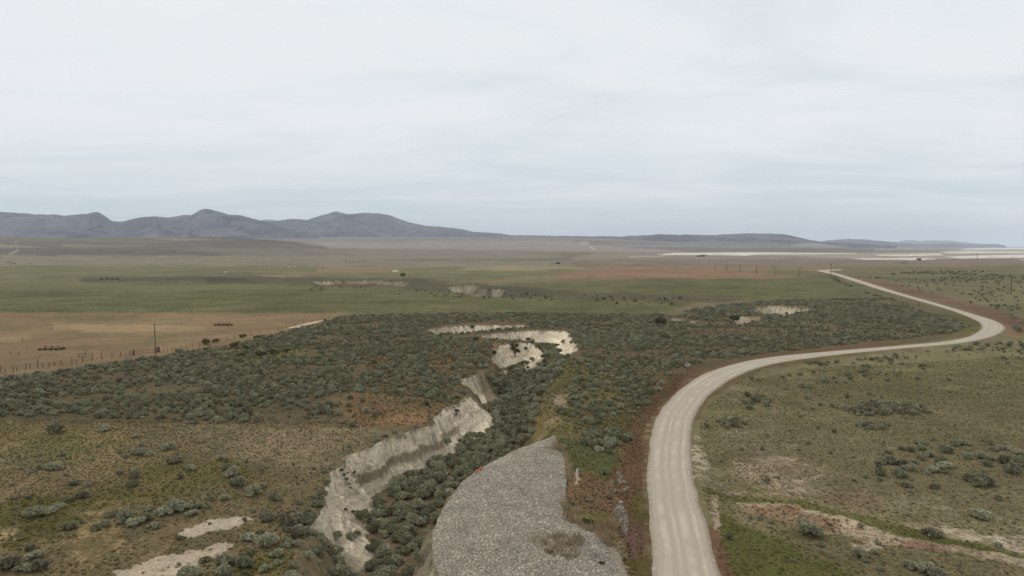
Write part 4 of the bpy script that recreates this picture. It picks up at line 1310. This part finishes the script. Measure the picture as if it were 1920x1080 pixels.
parts_ = [tufts([(-250, 790), (640, 790), (720, 828), (600, 920), (560, 1190), (-250, 1190)], 3.6, .22, .6, 1, (5, .05, .45)),
          tufts([(1310, 780), (1380, 720), (1500, 690), (2050, 660), (2050, 1190), (1380, 1190), (1310, 900)], 3.2, .22, .58, 2, (6, .1, .5)),
          tufts([(1040, 830), (1230, 700), (1290, 700), (1215, 820), (1215, 1190), (1190, 1190), (1150, 1000), (1060, 900)], 3.0, .25, .6, 3),
          tufts([(700, 650), (920, 650), (880, 735), (800, 800), (640, 800)], .9, .4, .9, 4),
          tufts([(1020, 665), (1240, 690), (1180, 800), (1040, 820), (1000, 780)], 1.0, .4, .9, 5)]
mass('grass', np.concatenate([p[0] for p in parts_]), np.concatenate([p[1] for p in parts_]), TUFT, tint=np.concatenate([p[2] for p in parts_]), seed=5)

# ---- dry tall grass at the edge of the stone apron
dx, dy = [], []
for poly, d in (([(1040, 830), (1058, 838), (1070, 880), (1064, 920), (1052, 890)], 5), ([(1058, 920), (1068, 925), (1100, 985), (1150, 1000), (1160, 1020), (1100, 1005), (1062, 975)], 4),
                ([(985, 1020), (1080, 1015), (1120, 1040), (1100, 1062), (1040, 1056)], 1.6), ([(1012, 845), (1040, 842), (1044, 860), (1018, 864)], 1.2), ([(1110, 975), (1150, 975), (1165, 1005), (1120, 1000)], 3)):
    a, b = scatter(poly, d, seed=int(d * 10)); dx.append(a); dy.append(b)
dx = np.concatenate(dx); dy = np.concatenate(dy)
mass('dry_grass', np.stack([dx, dy, height(dx, dy)], 1), np.random.default_rng(1).uniform(.5, 1.1, len(dx)), REED, seed=6)

# ---- stones
gx, gy = scatter(RIP, 50, z=0, seed=31, jit=1.3)
m = inside(gx, gy, RIPW); gx, gy = gx[m], gy[m]
rr_ = np.random.default_rng(9)
ssz = .11 + .23 * rr_.uniform(0, 1, len(gx)) ** 2.2
mass('stones', np.stack([gx, gy, height(gx, gy) + .02], 1), ssz, ROCK, (.6, 1.1), tilt=.5, seed=7)
gp = [scatter(p, 30, seed=33 + i, jit=1.3) for i, p in enumerate((RIP2, RIP3, [(1120, 1010), (1140, 1008), (1165, 1040), (1180, 1075), (1200, 1190), (1130, 1190)]))]
gx = np.concatenate([p[0] for p in gp]); gy = np.concatenate([p[1] for p in gp])
mass('gravel', np.stack([gx, gy, height(gx, gy) + .05], 1), .14 + .18 * rr_.uniform(0, 1, len(gx)) ** 2, ROCKG, (.6, 1.1), tilt=.5, seed=8)


# ------------------------------------------------------------------ single bushes and trees
def gz(x, y): return float(height(np.array([x]), np.array([y]))[0])


def place(u, v):
    """Where the photo's sight line through (u, v) first meets the ground."""
    x, y = U(u, v)
    if 0 < y < 1200:
        a, b = (u - CX) / F, (CY - v) / F
        k = np.linspace(.75, 1.35, 500) * y / (CT + b * ST)
        X, Y, Z = a * k, (CT + b * ST) * k, H + (-ST + b * CT) * k
        below = np.nonzero(Z < height(X, Y))[0]
        if len(below): return float(X[below[0]]), float(Y[below[0]]), gz(X[below[0]], Y[below[0]])
    z = gz(x, y)
    for _ in range(4):
        x, y = U(u, v, z); z = gz(x, y)
    return x, y, z


def bush(u, v, wpx, me, name, label, group=None, hs=1.0):
    x, y, z = place(u, v)
    o = bpy.data.objects.new(name, me)
    C.objects.link(o)
    o.location = (x, y, z - .05)
    s = wpx / F * y * 1.2
    o.scale = (s, s, s * hs)
    o.rotation_euler = (0, 0, random.uniform(0, 6.28))
    return tag(o, label, 'bush', group)


GB = 'yellow-green bushes in the sagebrush flat'
for i, (u, v, w) in enumerate([(456, 634, 14), (482, 637, 16), (442, 652, 22), (463, 656, 16), (540, 661, 16), (512, 664, 18), (490, 670, 24), (452, 670, 18), (388, 646, 22), (405, 642, 14), (610, 622, 12)]):
    lab = ('yellow-green bush on the edge of the brown field' if v < 650 and u < 500 else 'yellow-green bush among grey sagebrush, left of the gully') if u < 600 else 'yellow-green bush beside the far end of the pale field track'
    bush(u, v, w * .85, GREENB[i % 2], 'green_bush', lab, GB, .75)
bush(1237, 611, 21, DARKB[0], 'juniper_bush', 'round dark green juniper bush above the sagebrush, middle of the flat', hs=1.0)
bush(1378, 605, 17, DARKB[1], 'juniper_bush', 'dark low bush in front of the small eroded bank')
bush(1474, 591, 6, DARKB[1], 'dark_bush', 'small dark bush at the foot of the pale cut bank near the road')
bush(892, 641, 11, DARKB[0], 'dark_bush', 'dark bush on the tongue of land left of the curved white bank')
bush(927, 668, 9, DARKB[1], 'dark_bush', 'dark bush on the rim left of the pale curved bank', hs=1.4)
bush(986, 658, 7, DARKB[0], 'dark_bush', 'small dark bush on top of the pale curved bank')
bush(885, 618, 7, DARKB[1], 'dark_bush', 'dark bush hanging on the rearmost white bank', hs=1.3)
bush(990, 640, 9, DARKB[0], 'dark_bush', 'dark round bush between the two upper white banks')
bush(857, 774, 9, DARKB[1], 'dark_bush', 'small dark bush clinging to the rilled pale bank face')
for u, v, w in ((640, 886, 11), (645, 893, 9), (650, 900, 8), (654, 909, 7), (657, 916, 6), (651, 888, 8), (664, 888, 8), (672, 893, 6), (681, 898, 5), (668, 905, 5), (690, 905, 5), (677, 912, 4)):
    bush(u, v, w * .85, DARKB[int(u) % 2], 'dark_bush', 'dark scrubby bush on the upper face of the nearest white bank', 'dark bushes on the nearest white bank', .7)
bush(648, 958, 6, DARKB[1], 'dark_bush', 'lower of two dark bushes on the nearest white slope')
bush(661, 962, 7, DARKB[0], 'dark_bush', 'right of two dark bushes on the nearest white slope, beside the gully thicket')
for u, v, w, t in ((1028, 1036, 16, 'largest green weed clump on the stone slope'), (1052, 1034, 9, 'small green weed right of the largest clump on the stones'), (1101, 982, 22, 'green weeds where the stone slope meets the reddish strip'),
                   (1128, 1058, 12, 'green weed clump on the grey gravel near the verge')):
    x, y, z = place(u, v)
    o = bpy.data.objects.new('weed_clump', GREENB[0] if w > 12 else GREENB[1]); C.objects.link(o)
    s = w / F * y * 1.2; o.scale = (s, s * .9, s * .6); o.location = (x, y, z); tag(o, t, 'weed', 'green weeds on the stones')


def crown_mesh(name, seed, mat, lobes, leaf=.3, per=170):
    r = np.random.default_rng(seed)
    mb = MB()
    for (x, y, z, rad) in lobes:
        n, k = 8, 5
        vs = []
        for j in range(k + 1):
            ph = -math.pi / 2 + math.pi * j / k
            for i in range(n):
                th = 2 * math.pi * (i + .5 * (j % 2)) / n
                q = rad * .74 * r.uniform(.75, 1.15)
                vs.append((x + q * math.cos(ph) * math.cos(th), y + q * math.cos(ph) * math.sin(th), z + q * math.sin(ph) * .85))
        mb.add(vs, [(j * n + i, j * n + (i + 1) % n, (j + 1) * n + (i + 1) % n, (j + 1) * n + i) for j in range(k) for i in range(n)])
        for q in range(per):
            v = r.normal(size=3); v /= np.linalg.norm(v)
            p = np.array((x, y, z)) + v * rad * r.uniform(.6, 1.12) * (1, 1, .9)
            d = v + r.normal(size=3) * .5; d /= np.linalg.norm(d)
            s = np.cross(d, r.normal(size=3)); s /= np.linalg.norm(s) + 1e-9
            ln = leaf * r.uniform(.5, 1.2)
            mb.add([p - s * ln * .2, p + s * ln * .2, p + d * ln * .6 + s * ln * .3, p + d * ln, p + d * ln * .6 - s * ln * .3], [(0, 1, 2, 3, 4)])
    return mb.mesh(name, mat)


def tree(u, v, wpx, hpx, label, seed, trunk_h=.22):
    x, y, z = place(u, v)
    w, h = wpx / F * y, hpx / F * y
    t = thing('tree', (x, y, z), label, 'tree')
    r = np.random.default_rng(seed)
    mb = MB()
    mb.tube([(0, 0, -.3), (.05 * w, 0, h * trunk_h), (.02 * w, .03 * w, h * .6)], [.05 * w, .04 * w, .02 * w])
    lobes = []
    for i in range(9):
        a = r.uniform(0, 6.28); d = w * .34 * math.sqrt(r.uniform(0, 1))
        zz = h * r.uniform(trunk_h + .2, .82)
        lobes.append((d * math.cos(a), d * math.sin(a), zz, min(w, h * 1.4) * r.uniform(.16, .24)))
        mb.tube([(.02 * w, 0, h * trunk_h), (d * math.cos(a) * .6, d * math.sin(a) * .6, zz * .8)], [.025 * w, .012 * w], 5)
    mb.build('trunk', MAT['bark'], t)
    o = bpy.data.objects.new('crown', crown_mesh('crown', seed, MAT['bush'], lobes, .07 * w)); C.objects.link(o); o.parent = t
    return t


tree(755, 519, 11, 7, 'lone dark round-crowned tree on the green plain', 3, .2)
tree(965, 672, 19, 28, 'dark green tree growing on the pale curved bank', 4, .1)
tree(977, 690, 9, 16, 'slim dark tree at the foot of the pale curved bank', 6, .1)
tree(1048, 634, 1, 1, 'x', 6) if False else None

# ------------------------------------------------------------------ fences
def fence(name, posts, label, hgt=1.25, wires=3, group=None, rad=.07, mat='dark_wood', jitter=.25, wire_r=.008, seed=1):
    """posts: list of pixel feet (u, v) or (u, v, height)."""
    r = np.random.default_rng(seed)
    P3 = []
    for p in posts:
        x, y, z = place(p[0], p[1])
        P3.append((x, y, z, p[2] if len(p) > 2 else hgt * r.uniform(1 - jitter, 1 + jitter)))
    x0, y0, z0, _ = P3[0]
    t = thing(name, (x0, y0, z0), label, 'fence', group)
    tops = []
    for (x, y, z, h) in P3:
        mb = MB()
        lx, ly = r.normal(0, .06, 2)
        mb.tube([(0, 0, -.3), (lx * .5, ly * .5, h * .5), (lx, ly, h)], [rad * 1.1, rad, rad * .85], 6)
        o = mb.build('post', MAT[mat], t)
        o.location = (x - x0, y - y0, z - z0)
        tops.append((x - x0, y - y0, z - z0, lx, ly, h))
    mb = MB()
    for k in range(wires):
        fz = .3 + .62 * k / max(wires - 1, 1)
        for a, b in zip(tops[:-1], tops[1:]):
            pa = (a[0] + a[3] * fz, a[1] + a[4] * fz - rad, a[2] + min(a[5], hgt) * fz); pb = (b[0] + b[3] * fz, b[1] + b[4] * fz - rad, b[2] + min(b[5], hgt) * fz)
            md = tuple((p + q) / 2 - (.04 if i == 2 else 0) for i, (p, q) in enumerate(zip(pa, pb)))
            mb.tube([pa, md, pb], wire_r, 4, False)
    if wires: mb.build('wire', MAT['wire'], t)
    return t


fence('wire_fence', [(2, 700, 2.2), (10, 699), (25, 697, 1.6), (32, 696), (49, 693, 1.7), (57, 692), (71, 690, 2.4), (80, 689), (92, 688), (102, 686), (115, 684, 1.3), (135, 682, 1.9), (143, 681), (155, 679, 1.5), (173, 676, 1.5), (191, 674, 2.1),
                     (210, 671, 1.5), (227, 670, 1.6), (236, 668.5), (243, 667.5, 1.5), (248, 667, 1.5)], 'crooked post and wire fence along the brown field, left of the gate', wires=4, seed=2, rad=.085)
fence('wire_fence', [(u, 662.5 - (u - 302) * .1905 - max(0, (u - 302)) ** 1.4 * .0012) for u in (302, 308, 314, 322, 330, 340, 350, 362, 374, 386, 398, 412, 426, 440, 456, 472, 488, 504, 520, 536, 552, 568, 584, 600, 616)],
      'post and wire fence from the gate along the pale field track', wires=3, seed=3, hgt=1.3, rad=.06)
fence('wire_fence', [(35, 668), (20, 664), (42, 640, 1.7)], 'three short posts inside the brown field', wires=0, seed=4)
fence('wire_fence', [(161, 668, 1.9), (148, 671), (173, 669, 1.2)], 'short post and rail line beside the crooked field fence', wires=2, seed=5, wire_r=.05)
fence('wire_fence', [(566, 935, 1.3), (584, 905, 1.5), (604, 878, 1.2), (628, 884, 1.5), (644, 848, 1.2), (660, 825, 1.2), (674, 812, 1.2)], 'thin leaning posts of an old fence along the gully rim', wires=2, seed=6, rad=.045, mat='wood')
fence('wire_fence', [(430, 800), (456, 800), (482, 800), (508, 800), (534, 800), (560, 800), (586, 800), (610, 800), (632, 800, 2.0)], 'low sagging wire fence across the left meadow under the dense flat', wires=2, hgt=.8, seed=7, rad=.04, wire_r=.02, mat='wood')
fence('wire_fence', [(1692, 574.5, 1.6), (1700, 574, 2.0), (1723, 574, 2.0)], 'dark wooden brace posts beside the far road', wires=2, seed=8, rad=.14)
fence('wire_fence', [(1202, 560.5, 1.6), (1209, 560.5, 1.6), (1238, 562.5, 2.0), (1245, 563, 2.0)], 'dark posts of the fence crossing the green strip beyond the dense flat', wires=2, seed=9, rad=.16)
fence('wire_fence', [(u, 586.2 + (u > 380) * .8) for u in range(8, 640, 27)], 'thin fence between the brown field and the green pasture', wires=2, hgt=1.2, seed=10, rad=.07)
fence('wire_fence', [(1667, 552.5, 1.6), (1620, 537, 1.3), (1642, 544.5, 1.3), (1600, 530, 1.3)], 'dark fence posts on the left verge of the far road', wires=1, seed=12, rad=.14)

# gate
xa, ya, za = place(251, 666.5)
xb, yb, zb = place(291, 661.5)
g = thing('gate', (xa, ya, za), 'wide dark metal gate with vertical bars in the field fence', 'gate', None, math.atan2(yb - ya, xb - xa))
ln = math.hypot(xb - xa, yb - ya)
for px_ in (0, ln, ln + 1.25):
    mb = MB(); mb.tube([(px_, 0, -.3), (px_, 0, 1.75)], [.22, .19], 8); mb.build('post', MAT['dark_wood'], g)
mb = MB()
for z in (.25, 1.25): mb.tube([(.25, 0, z), (ln - .25, 0, z)], .04, 6)
for k in range(15):
    x = .35 + (ln - .7) * k / 14
    mb.tube([(x, 0, .25), (x, 0, 1.25)], .025, 5)
mb.build('gate_frame', MAT['sign_post'], g)
mb = MB(); mb.box((ln + .62, .03, .85), (.95, .08, 1.5)); mb.box((ln + .62, -.03, 1.62), (1.0, .06, .10)); mb.build('panel', MAT['panel'], g)


# racks in the field
def rack(u, v, wpx, label, uprights, seed, wagon=False):
    x, y, z = place(u, v)
    w = wpx / F * y
    t = thing('hay_rack', (x, y, z), label, 'rack', None, .05)
    mb = MB()
    for dy in (-.9, 0, .9):
        mb.box((0, dy * .7, .44), (w, .14, .14))
    for k in range(9):
        mb.box((-w / 2 + w * (k + .5) / 9, 0, .56), (w / 9 * .93, 1.3, .10))
    mb.build('deck', MAT['dark_wood' if not uprights > 2 else 'wood'], t)
    for k in range(5):
        b = MB(); b.box((-w / 2 + .2 + (w - .4) * k / 4, 0, .14), (.3, 1.1, .46)); b.build('leg', MAT['dark_wood'], t)
    for k in range(uprights):
        b = MB(); xx = -w / 2 + w * (.2 + .6 * k / max(uprights - 1, 1)); b.tube([(xx, .6, .5), (xx + .1, .6, 1.35)], .11, 6); b.build('upright', MAT['dark_wood'], t)
    if uprights:
        b = MB(); b.tube([(-w * .32, .6, 1.0), (w * .32, .6, .96)], .08, 6); b.build('rail', MAT['dark_wood'], t)
    return t


rack(95, 656.5, 43, 'long low dark wooden rack with uprights, near left of the brown field', 3, 1)
rack(419, 610.5, 33, 'solid dark low wooden rack at the far right of the brown field', 2, 2)
x, y, z = place(118, 655.5)
o = bpy.data.objects.new('dark_bush', DARKB[0]); C.objects.link(o); o.location = (x, y, z); o.scale = (1.8, 1.6, 1.2); tag(o, 'dark weedy bush at the right end of the long rack', 'bush')

# ------------------------------------------------------------------ utility poles
def util_pole(u, v, hpx, label, mat='pole_wood', rad=.15, arm=False):
    x, y, z = place(u, v)
    h = hpx / F * y
    t = thing('utility_pole', (x, y, z), label, 'utility pole', 'utility poles across the plain', random.uniform(-.3, .3))
    mb = MB(); mb.tube([(0, 0, -1), (0, 0, h * .5), (0, 0, h)], [rad * 1.25, rad * 1.08, rad * .85], 9); mb.build('pole', MAT[mat], t)
    b = MB(); b.tube([(0, 0, h), (0, 0, h + .12), (0, 0, h + .2), (0, 0, h + .34)], [.03, .05, .10, .06], 8); b.build('insulator', MAT['glass'], t)
    if arm:
        b = MB(); b.box((0, -.2, h * .94), (2.2, .12, .14)); b.build('crossarm', MAT[mat], t)
        for s in (-1, 1):
            b = MB(); b.tube([(s * .95, -.2, h * .94 + .07), (s * .95, -.2, h * .94 + .3)], [.06, .05], 7); b.build('insulator', MAT['glass'], t)
    return t


util_pole(292, 677, 73, 'tall bare wooden pole in the sagebrush beside the field gate')
util_pole(1236, 715, 90, 'tall thin weathered pole standing left of the road sign', 'pole_wood', .10)
for u, v, hp, t in ((1341, 506, 10, 'short dark far pole at the left end of the pole row'), (1362.5, 508, 11.5, 'second dark pole from the left end of the far pole row'), (1387, 509.5, 13, 'dark far pole in the row over the orange grass, left of the middle'),
                    (1418, 513, 15, 'dark pole in the middle of the far row'), (1454.5, 516.5, 16, 'dark pole at the left end of the far green patch'), (1499.5, 518, 16, 'dark pole over the far green patch, left of the road end'),
                    (1557.5, 521, 27, 'tallest dark pole, standing right at the far end of the road')):
    util_pole(u, v, hp, t, 'dark_wood', (.26 if u < 1430 else .22), True)
util_pole(1448.5, 505, 8, 'faint thin pole behind the far pole row', 'pole_wood', .3)
util_pole(1741.5, 543.5, 26, 'pale thin pole on the grassland right of the far road', 'pale_pole', .2)
util_pole(1895.5, 551.5, 34, 'dark pole near the right edge on the grassland', 'dark_wood', .2, False)
util_pole(1832, 487, 11, 'faint far pole in front of the white salt flat', 'pole_wood', .5)

# ------------------------------------------------------------------ road sign (seen from behind)
x, y, z = place(1289, 704)
sg = thing('road_sign', (x, y, z), 'diamond road sign on a dark post seen from behind, left of the road', 'sign', None, .12)
b = MB(); b.box((0, 0, 1.55), (.10, .08, 3.7)); b.build('post', MAT['sign_post'], sg)
s = .80
b = MB()
vs = [(0, .06, 2.75 - s), (s, .06, 2.75), (0, .06, 2.75 + s), (-s, .06, 2.75)]
b.add(vs + [(p[0], .085, p[2]) for p in vs], [(0, 1, 2, 3), (7, 6, 5, 4), (0, 4, 5, 1), (1, 5, 6, 2), (2, 6, 7, 3), (3, 7, 4, 0)])
b.build('sign_plate', MAT['sign_back'], sg)

# ------------------------------------------------------------------ odds and ends near the gully
x, y, z = place(675, 812)
b = MB()
b.tube([(-.25, 0, -.1), (-.05, .05, .7), (.1, 0, 1.5)], [.07, .055, .025], 6)
b.tube([(-.05, .05, .7), (-.25, .2, 1.25)], [.04, .015], 5)
b.tube([(0, .03, 1.0), (.3, -.1, 1.5)], [.035, .012], 5)
b.tube([(-.16, 0, .3), (.2, .1, .8)], [.04, .015], 5)
o = b.build('dead_branch', MAT['snag']); o.location = (x, y, z)
tag(o, 'bleached forked dead branch sticking up near the gully rim', 'dead branch')
x, y, z = place(1082, 892)
b = MB(); b.tube([(0, 0, -.1), (.02, 0, .5), (0, .02, .95)], [.17, .16, .12], 7); b.tube([(-.15, 0, .9), (.2, 0, 1.0)], [.08, .07], 6)
o = b.build('white_stump', MAT['white_paint']); o.location = (x, y, z); tag(o, 'short white stub standing in the grass right of the stone slope', 'post')
x, y, z = place(897, 884)
b = MB()
b.add([(-.75, -.3, -.05), (.7, -.35, .05), (.85, .2, .1), (-.6, .35, 0), (-.7, -.25, .28), (.6, -.28, .42), (.75, .1, .45), (-.55, .25, .3)], [(0, 3, 2, 1), (4, 5, 6, 7), (0, 1, 5, 4), (1, 2, 6, 5), (2, 3, 7, 6), (3, 0, 4, 7)])
b.tube([(.4, 0, .35), (.75, .1, .55), (1.0, .15, .5)], [.2, .22, .14], 7)
o = b.build('red_debris', MAT['red']); o.location = (x, y, z + .02); o.rotation_euler = (0, -.12, .75); o.scale = (.85, .8, .7); tag(o, 'orange-red lump lying on the upper left edge of the stone slope', 'debris')
x, y, z = place(839, 897)
b = MB(); b.box((0, 0, .45), (.16, .16, 1.1)); o = b.build('white_post', MAT['white_paint']); o.location = (x, y, z); tag(o, 'small white post half hidden in the gully thicket', 'post')
x, y, z = place(852, 903)
b = MB(); b.box((0, 0, .1), (1.6, .25, .08), .4); b.box((.1, .4, .16), (1.3, .2, .08), .2); o = b.build('plank_pile', MAT['snag']); o.location = (x, y, z); tag(o, 'few weathered planks on the gully floor beside the stone slope', 'planks')


# ------------------------------------------------------------------ cattle
def cow_mesh(name, mat):
    mb = MB()
    # trunk, neck and head as one run of rings, then jointed tapering legs and a tail
    mb.tube([(-1.12, 0, 1.10), (-1.02, 0, 1.12), (-.7, 0, 1.08), (-.2, 0, .98), (.3, 0, .98), (.75, 0, 1.05), (1.0, 0, 1.12), (1.3, 0, 1.12), (1.5, 0, 1.0), (1.72, 0, .82), (1.95, 0, .62), (2.02, 0, .57)],
            [.12, .30, .36, .42, .42, .40, .30, .21, .19, .20, .12, .06], 10)
    for x, fr in ((-.85, 0), (.72, 1)):
        for s in (-1, 1):
            k = -.08 if not fr else .02
            mb.tube([(x, s * .22, 1.0), (x + (.1 if not fr else 0), s * .23, .66), (x + k, s * .23, .40), (x, s * .23, .08), (x + .05, s * .23, 0)], [.18, .12, .075, .06, .075], 7)
    mb.tube([(-1.12, 0, 1.15), (-1.24, 0, .9), (-1.24, 0, .5)], [.05, .03, .05], 5)
    for s in (-1, 1): mb.tube([(1.52, s * .14, 1.12), (1.5, s * .34, 1.16)], [.05, .02], 5)
    return mb.mesh(name, mat)


CB, CW = cow_mesh('cow', MAT['cow_black']), cow_mesh('cow', MAT['cow_white'])
HERD = [(190, 525, 'dark cow at the left end of the four on the near pasture', 0), (201, 524.3, 'biggest dark cow of the four on the near pasture', 0), (211.5, 525.2, 'dark cow right of the biggest one on the near pasture', 0), (221, 525, 'dark cow at the right end of the four on the near pasture', 0),
        (6, 485, 'dark cow alone at the upper left edge of the plain', 0), (10.5, 493.6, 0, 0), (15, 493, 0, 0), (17.5, 492.2, 0, 0), (21, 495.6, 0, 0), (24, 494, 0, 0), (28, 494.6, 0, 0), (56.5, 495, 'dark cow apart, right of the far left herd', 0),
        (649, 490.5, 1, 0), (656, 492.6, 1, 0), (662, 492.4, 1, 0), (682, 490.6, 1, 0), (605, 503.8, 'single dark cow left of the reddish patch', 0),
        (1680, 493.4, 2, 0), (1688, 493.6, 2, 0), (1692, 493.4, 2, 0), (1694.5, 493.6, 2, 0), (1697.5, 493, 2, 0), (1702, 493.2, 2, 0),
        (422.5, 512, 'bright white cow alone on the left pasture', 1), (536, 498.6, 'upper left of three white cows on the far plain', 1), (542, 502, 'lowest of three white cows on the far plain', 1), (551.5, 501.3, 'right of three white cows on the far plain', 1)]
GT_ = {0: ('black cow in the far left herd on the pale plain', 'far left herd'), 1: ('black cow in the loose far herd above the reddish patch', 'middle far herd'), 2: ('dark cow in the row on the red-brown plain before the salt flat', 'far right herd')}
for u, v, lab, w in HERD:
    x, y, z = place(u, v)
    o = bpy.data.objects.new('cow', CW if w else CB); C.objects.link(o)
    o.location = (x, y, z)
    o.rotation_euler = (0, 0, random.choice((0, math.pi)) + random.uniform(-.4, .4))
    k = 1.25 if w else 1.15
    o.scale = (k, k, k)
    if isinstance(lab, int): tag(o, GT_[lab][0], 'cow', GT_[lab][1])
    else: tag(o, lab, 'cow')


# ------------------------------------------------------------------ far farm buildings
def house(u, v, w, d, h, wall, label, rz=0.0):
    x, y, z = place(u, v)
    t = thing('farm_building', (x, y, z), label, 'building', None, rz)
    b = MB(); b.box((0, 0, h / 2 - .3), (w, d, h + .6)); b.build('wall', MAT[wall], t)
    b = MB(); r = h * .55; e = .5
    b.add([(-w / 2 - e, -d / 2 - e, h), (w / 2 + e, -d / 2 - e, h), (w / 2 + e, d / 2 + e, h), (-w / 2 - e, d / 2 + e, h), (-w / 2 - e, 0, h + r), (w / 2 + e, 0, h + r)], [(0, 1, 5, 4), (2, 3, 4, 5), (0, 4, 3), (1, 2, 5), (0, 3, 2, 1)])
    b.build('roof', MAT['roof'], t)
    for k in (-.25, .25):
        b = MB(); b.box((w * k, -d / 2 - .03, h * .55), (w * .14, .08, h * .3)); b.build('window', MAT['window'], t)
    b = MB(); b.box((0, -d / 2 - .04, h * .36), (w * .1, .1, h * .7)); b.build('door', MAT['house_dark'], t)
    return t


house(1310, 481.4, 9, 7, 3.2, 'house_dark', 'dark farmhouse at the left of the far ranch by the salt flat')
house(1318, 481.2, 13, 8, 4, 'house_dark', 'larger dark barn in the middle of the far ranch')
house(1325, 480.9, 8, 6, 3, 'house_wall', 'pale shed at the right of the far ranch')
house(1046, 495, 7, 5, 2.4, 'house_dark', 'low dark shed by the far wash on the middle plain', .3)
house(1034, 497.4, 7, 5, 2.6, 'house_wall', 'small pale shed left of the dark shed on the middle plain')
house(1723, 487.8, 8, 6, 3, 'house_dark', 'dark low building at the near shore of the salt flat')
house(461, 466.6, 16, 10, 4, 'house_wall', 'tiny white building under the dark left rise')

# ------------------------------------------------------------------ dust plume and haze
def volume_mat(name, color, dens):
    m = bpy.data.materials.new(name); m.use_nodes = True
    N, L = m.node_tree.nodes, m.node_tree.links
    N.clear()
    o = N.new('ShaderNodeOutputMaterial'); v = N.new('ShaderNodeVolumePrincipled')
    v.inputs['Color'].default_value = (*color, 1); v.inputs['Density'].default_value = dens
    v.inputs['Anisotropy'].default_value = 0.0
    L.new(v.outputs[0], o.inputs['Volume'])
    return m


hz_mat = volume_mat('thin_air_haze', (.78, .86, 1.0), HAZE)
b = MB()
X0, X1, Y0, Y1, Z0, Z1 = -96000, 96000, -3000, 30000, -160, 740
b.add([(X0, Y0, Z0), (X1, Y0, Z0), (X1, Y1, Z0), (X0, Y1, Z0), (X0, Y0, Z1), (X1, Y0, Z1), (X1, Y1, Z1), (X0, Y1, Z1)], [(0, 3, 2, 1), (4, 5, 6, 7), (0, 1, 5, 4), (1, 2, 6, 5), (2, 3, 7, 6), (3, 0, 4, 7)])
tag(b.build('haze', hz_mat), kind='stuff')

# pale dust hanging over the far dirt track
x, y, z = place(1096, 470)
b = MB()
n, k = 16, 8
vs = []
for j in range(k + 1):
    ph = -math.pi / 2 + math.pi * j / k
    for i in range(n):
        th = 2 * math.pi * i / n
        q = 1 + .18 * math.sin(3 * th + j)
        vs.append((45 * q * math.cos(ph) * math.cos(th) - 8 * math.sin(ph), 28 * q * math.cos(ph) * math.sin(th), 17 * math.sin(ph)))
b.add(vs, [(j * n + i, j * n + (i + 1) % n, (j + 1) * n + (i + 1) % n, (j + 1) * n + i) for j in range(k) for i in range(n)])
o = b.build('dust', volume_mat('road_dust', (.95, .90, .84), .006))
o.location = (x, y, z + 16)
tag(o, kind='stuff')
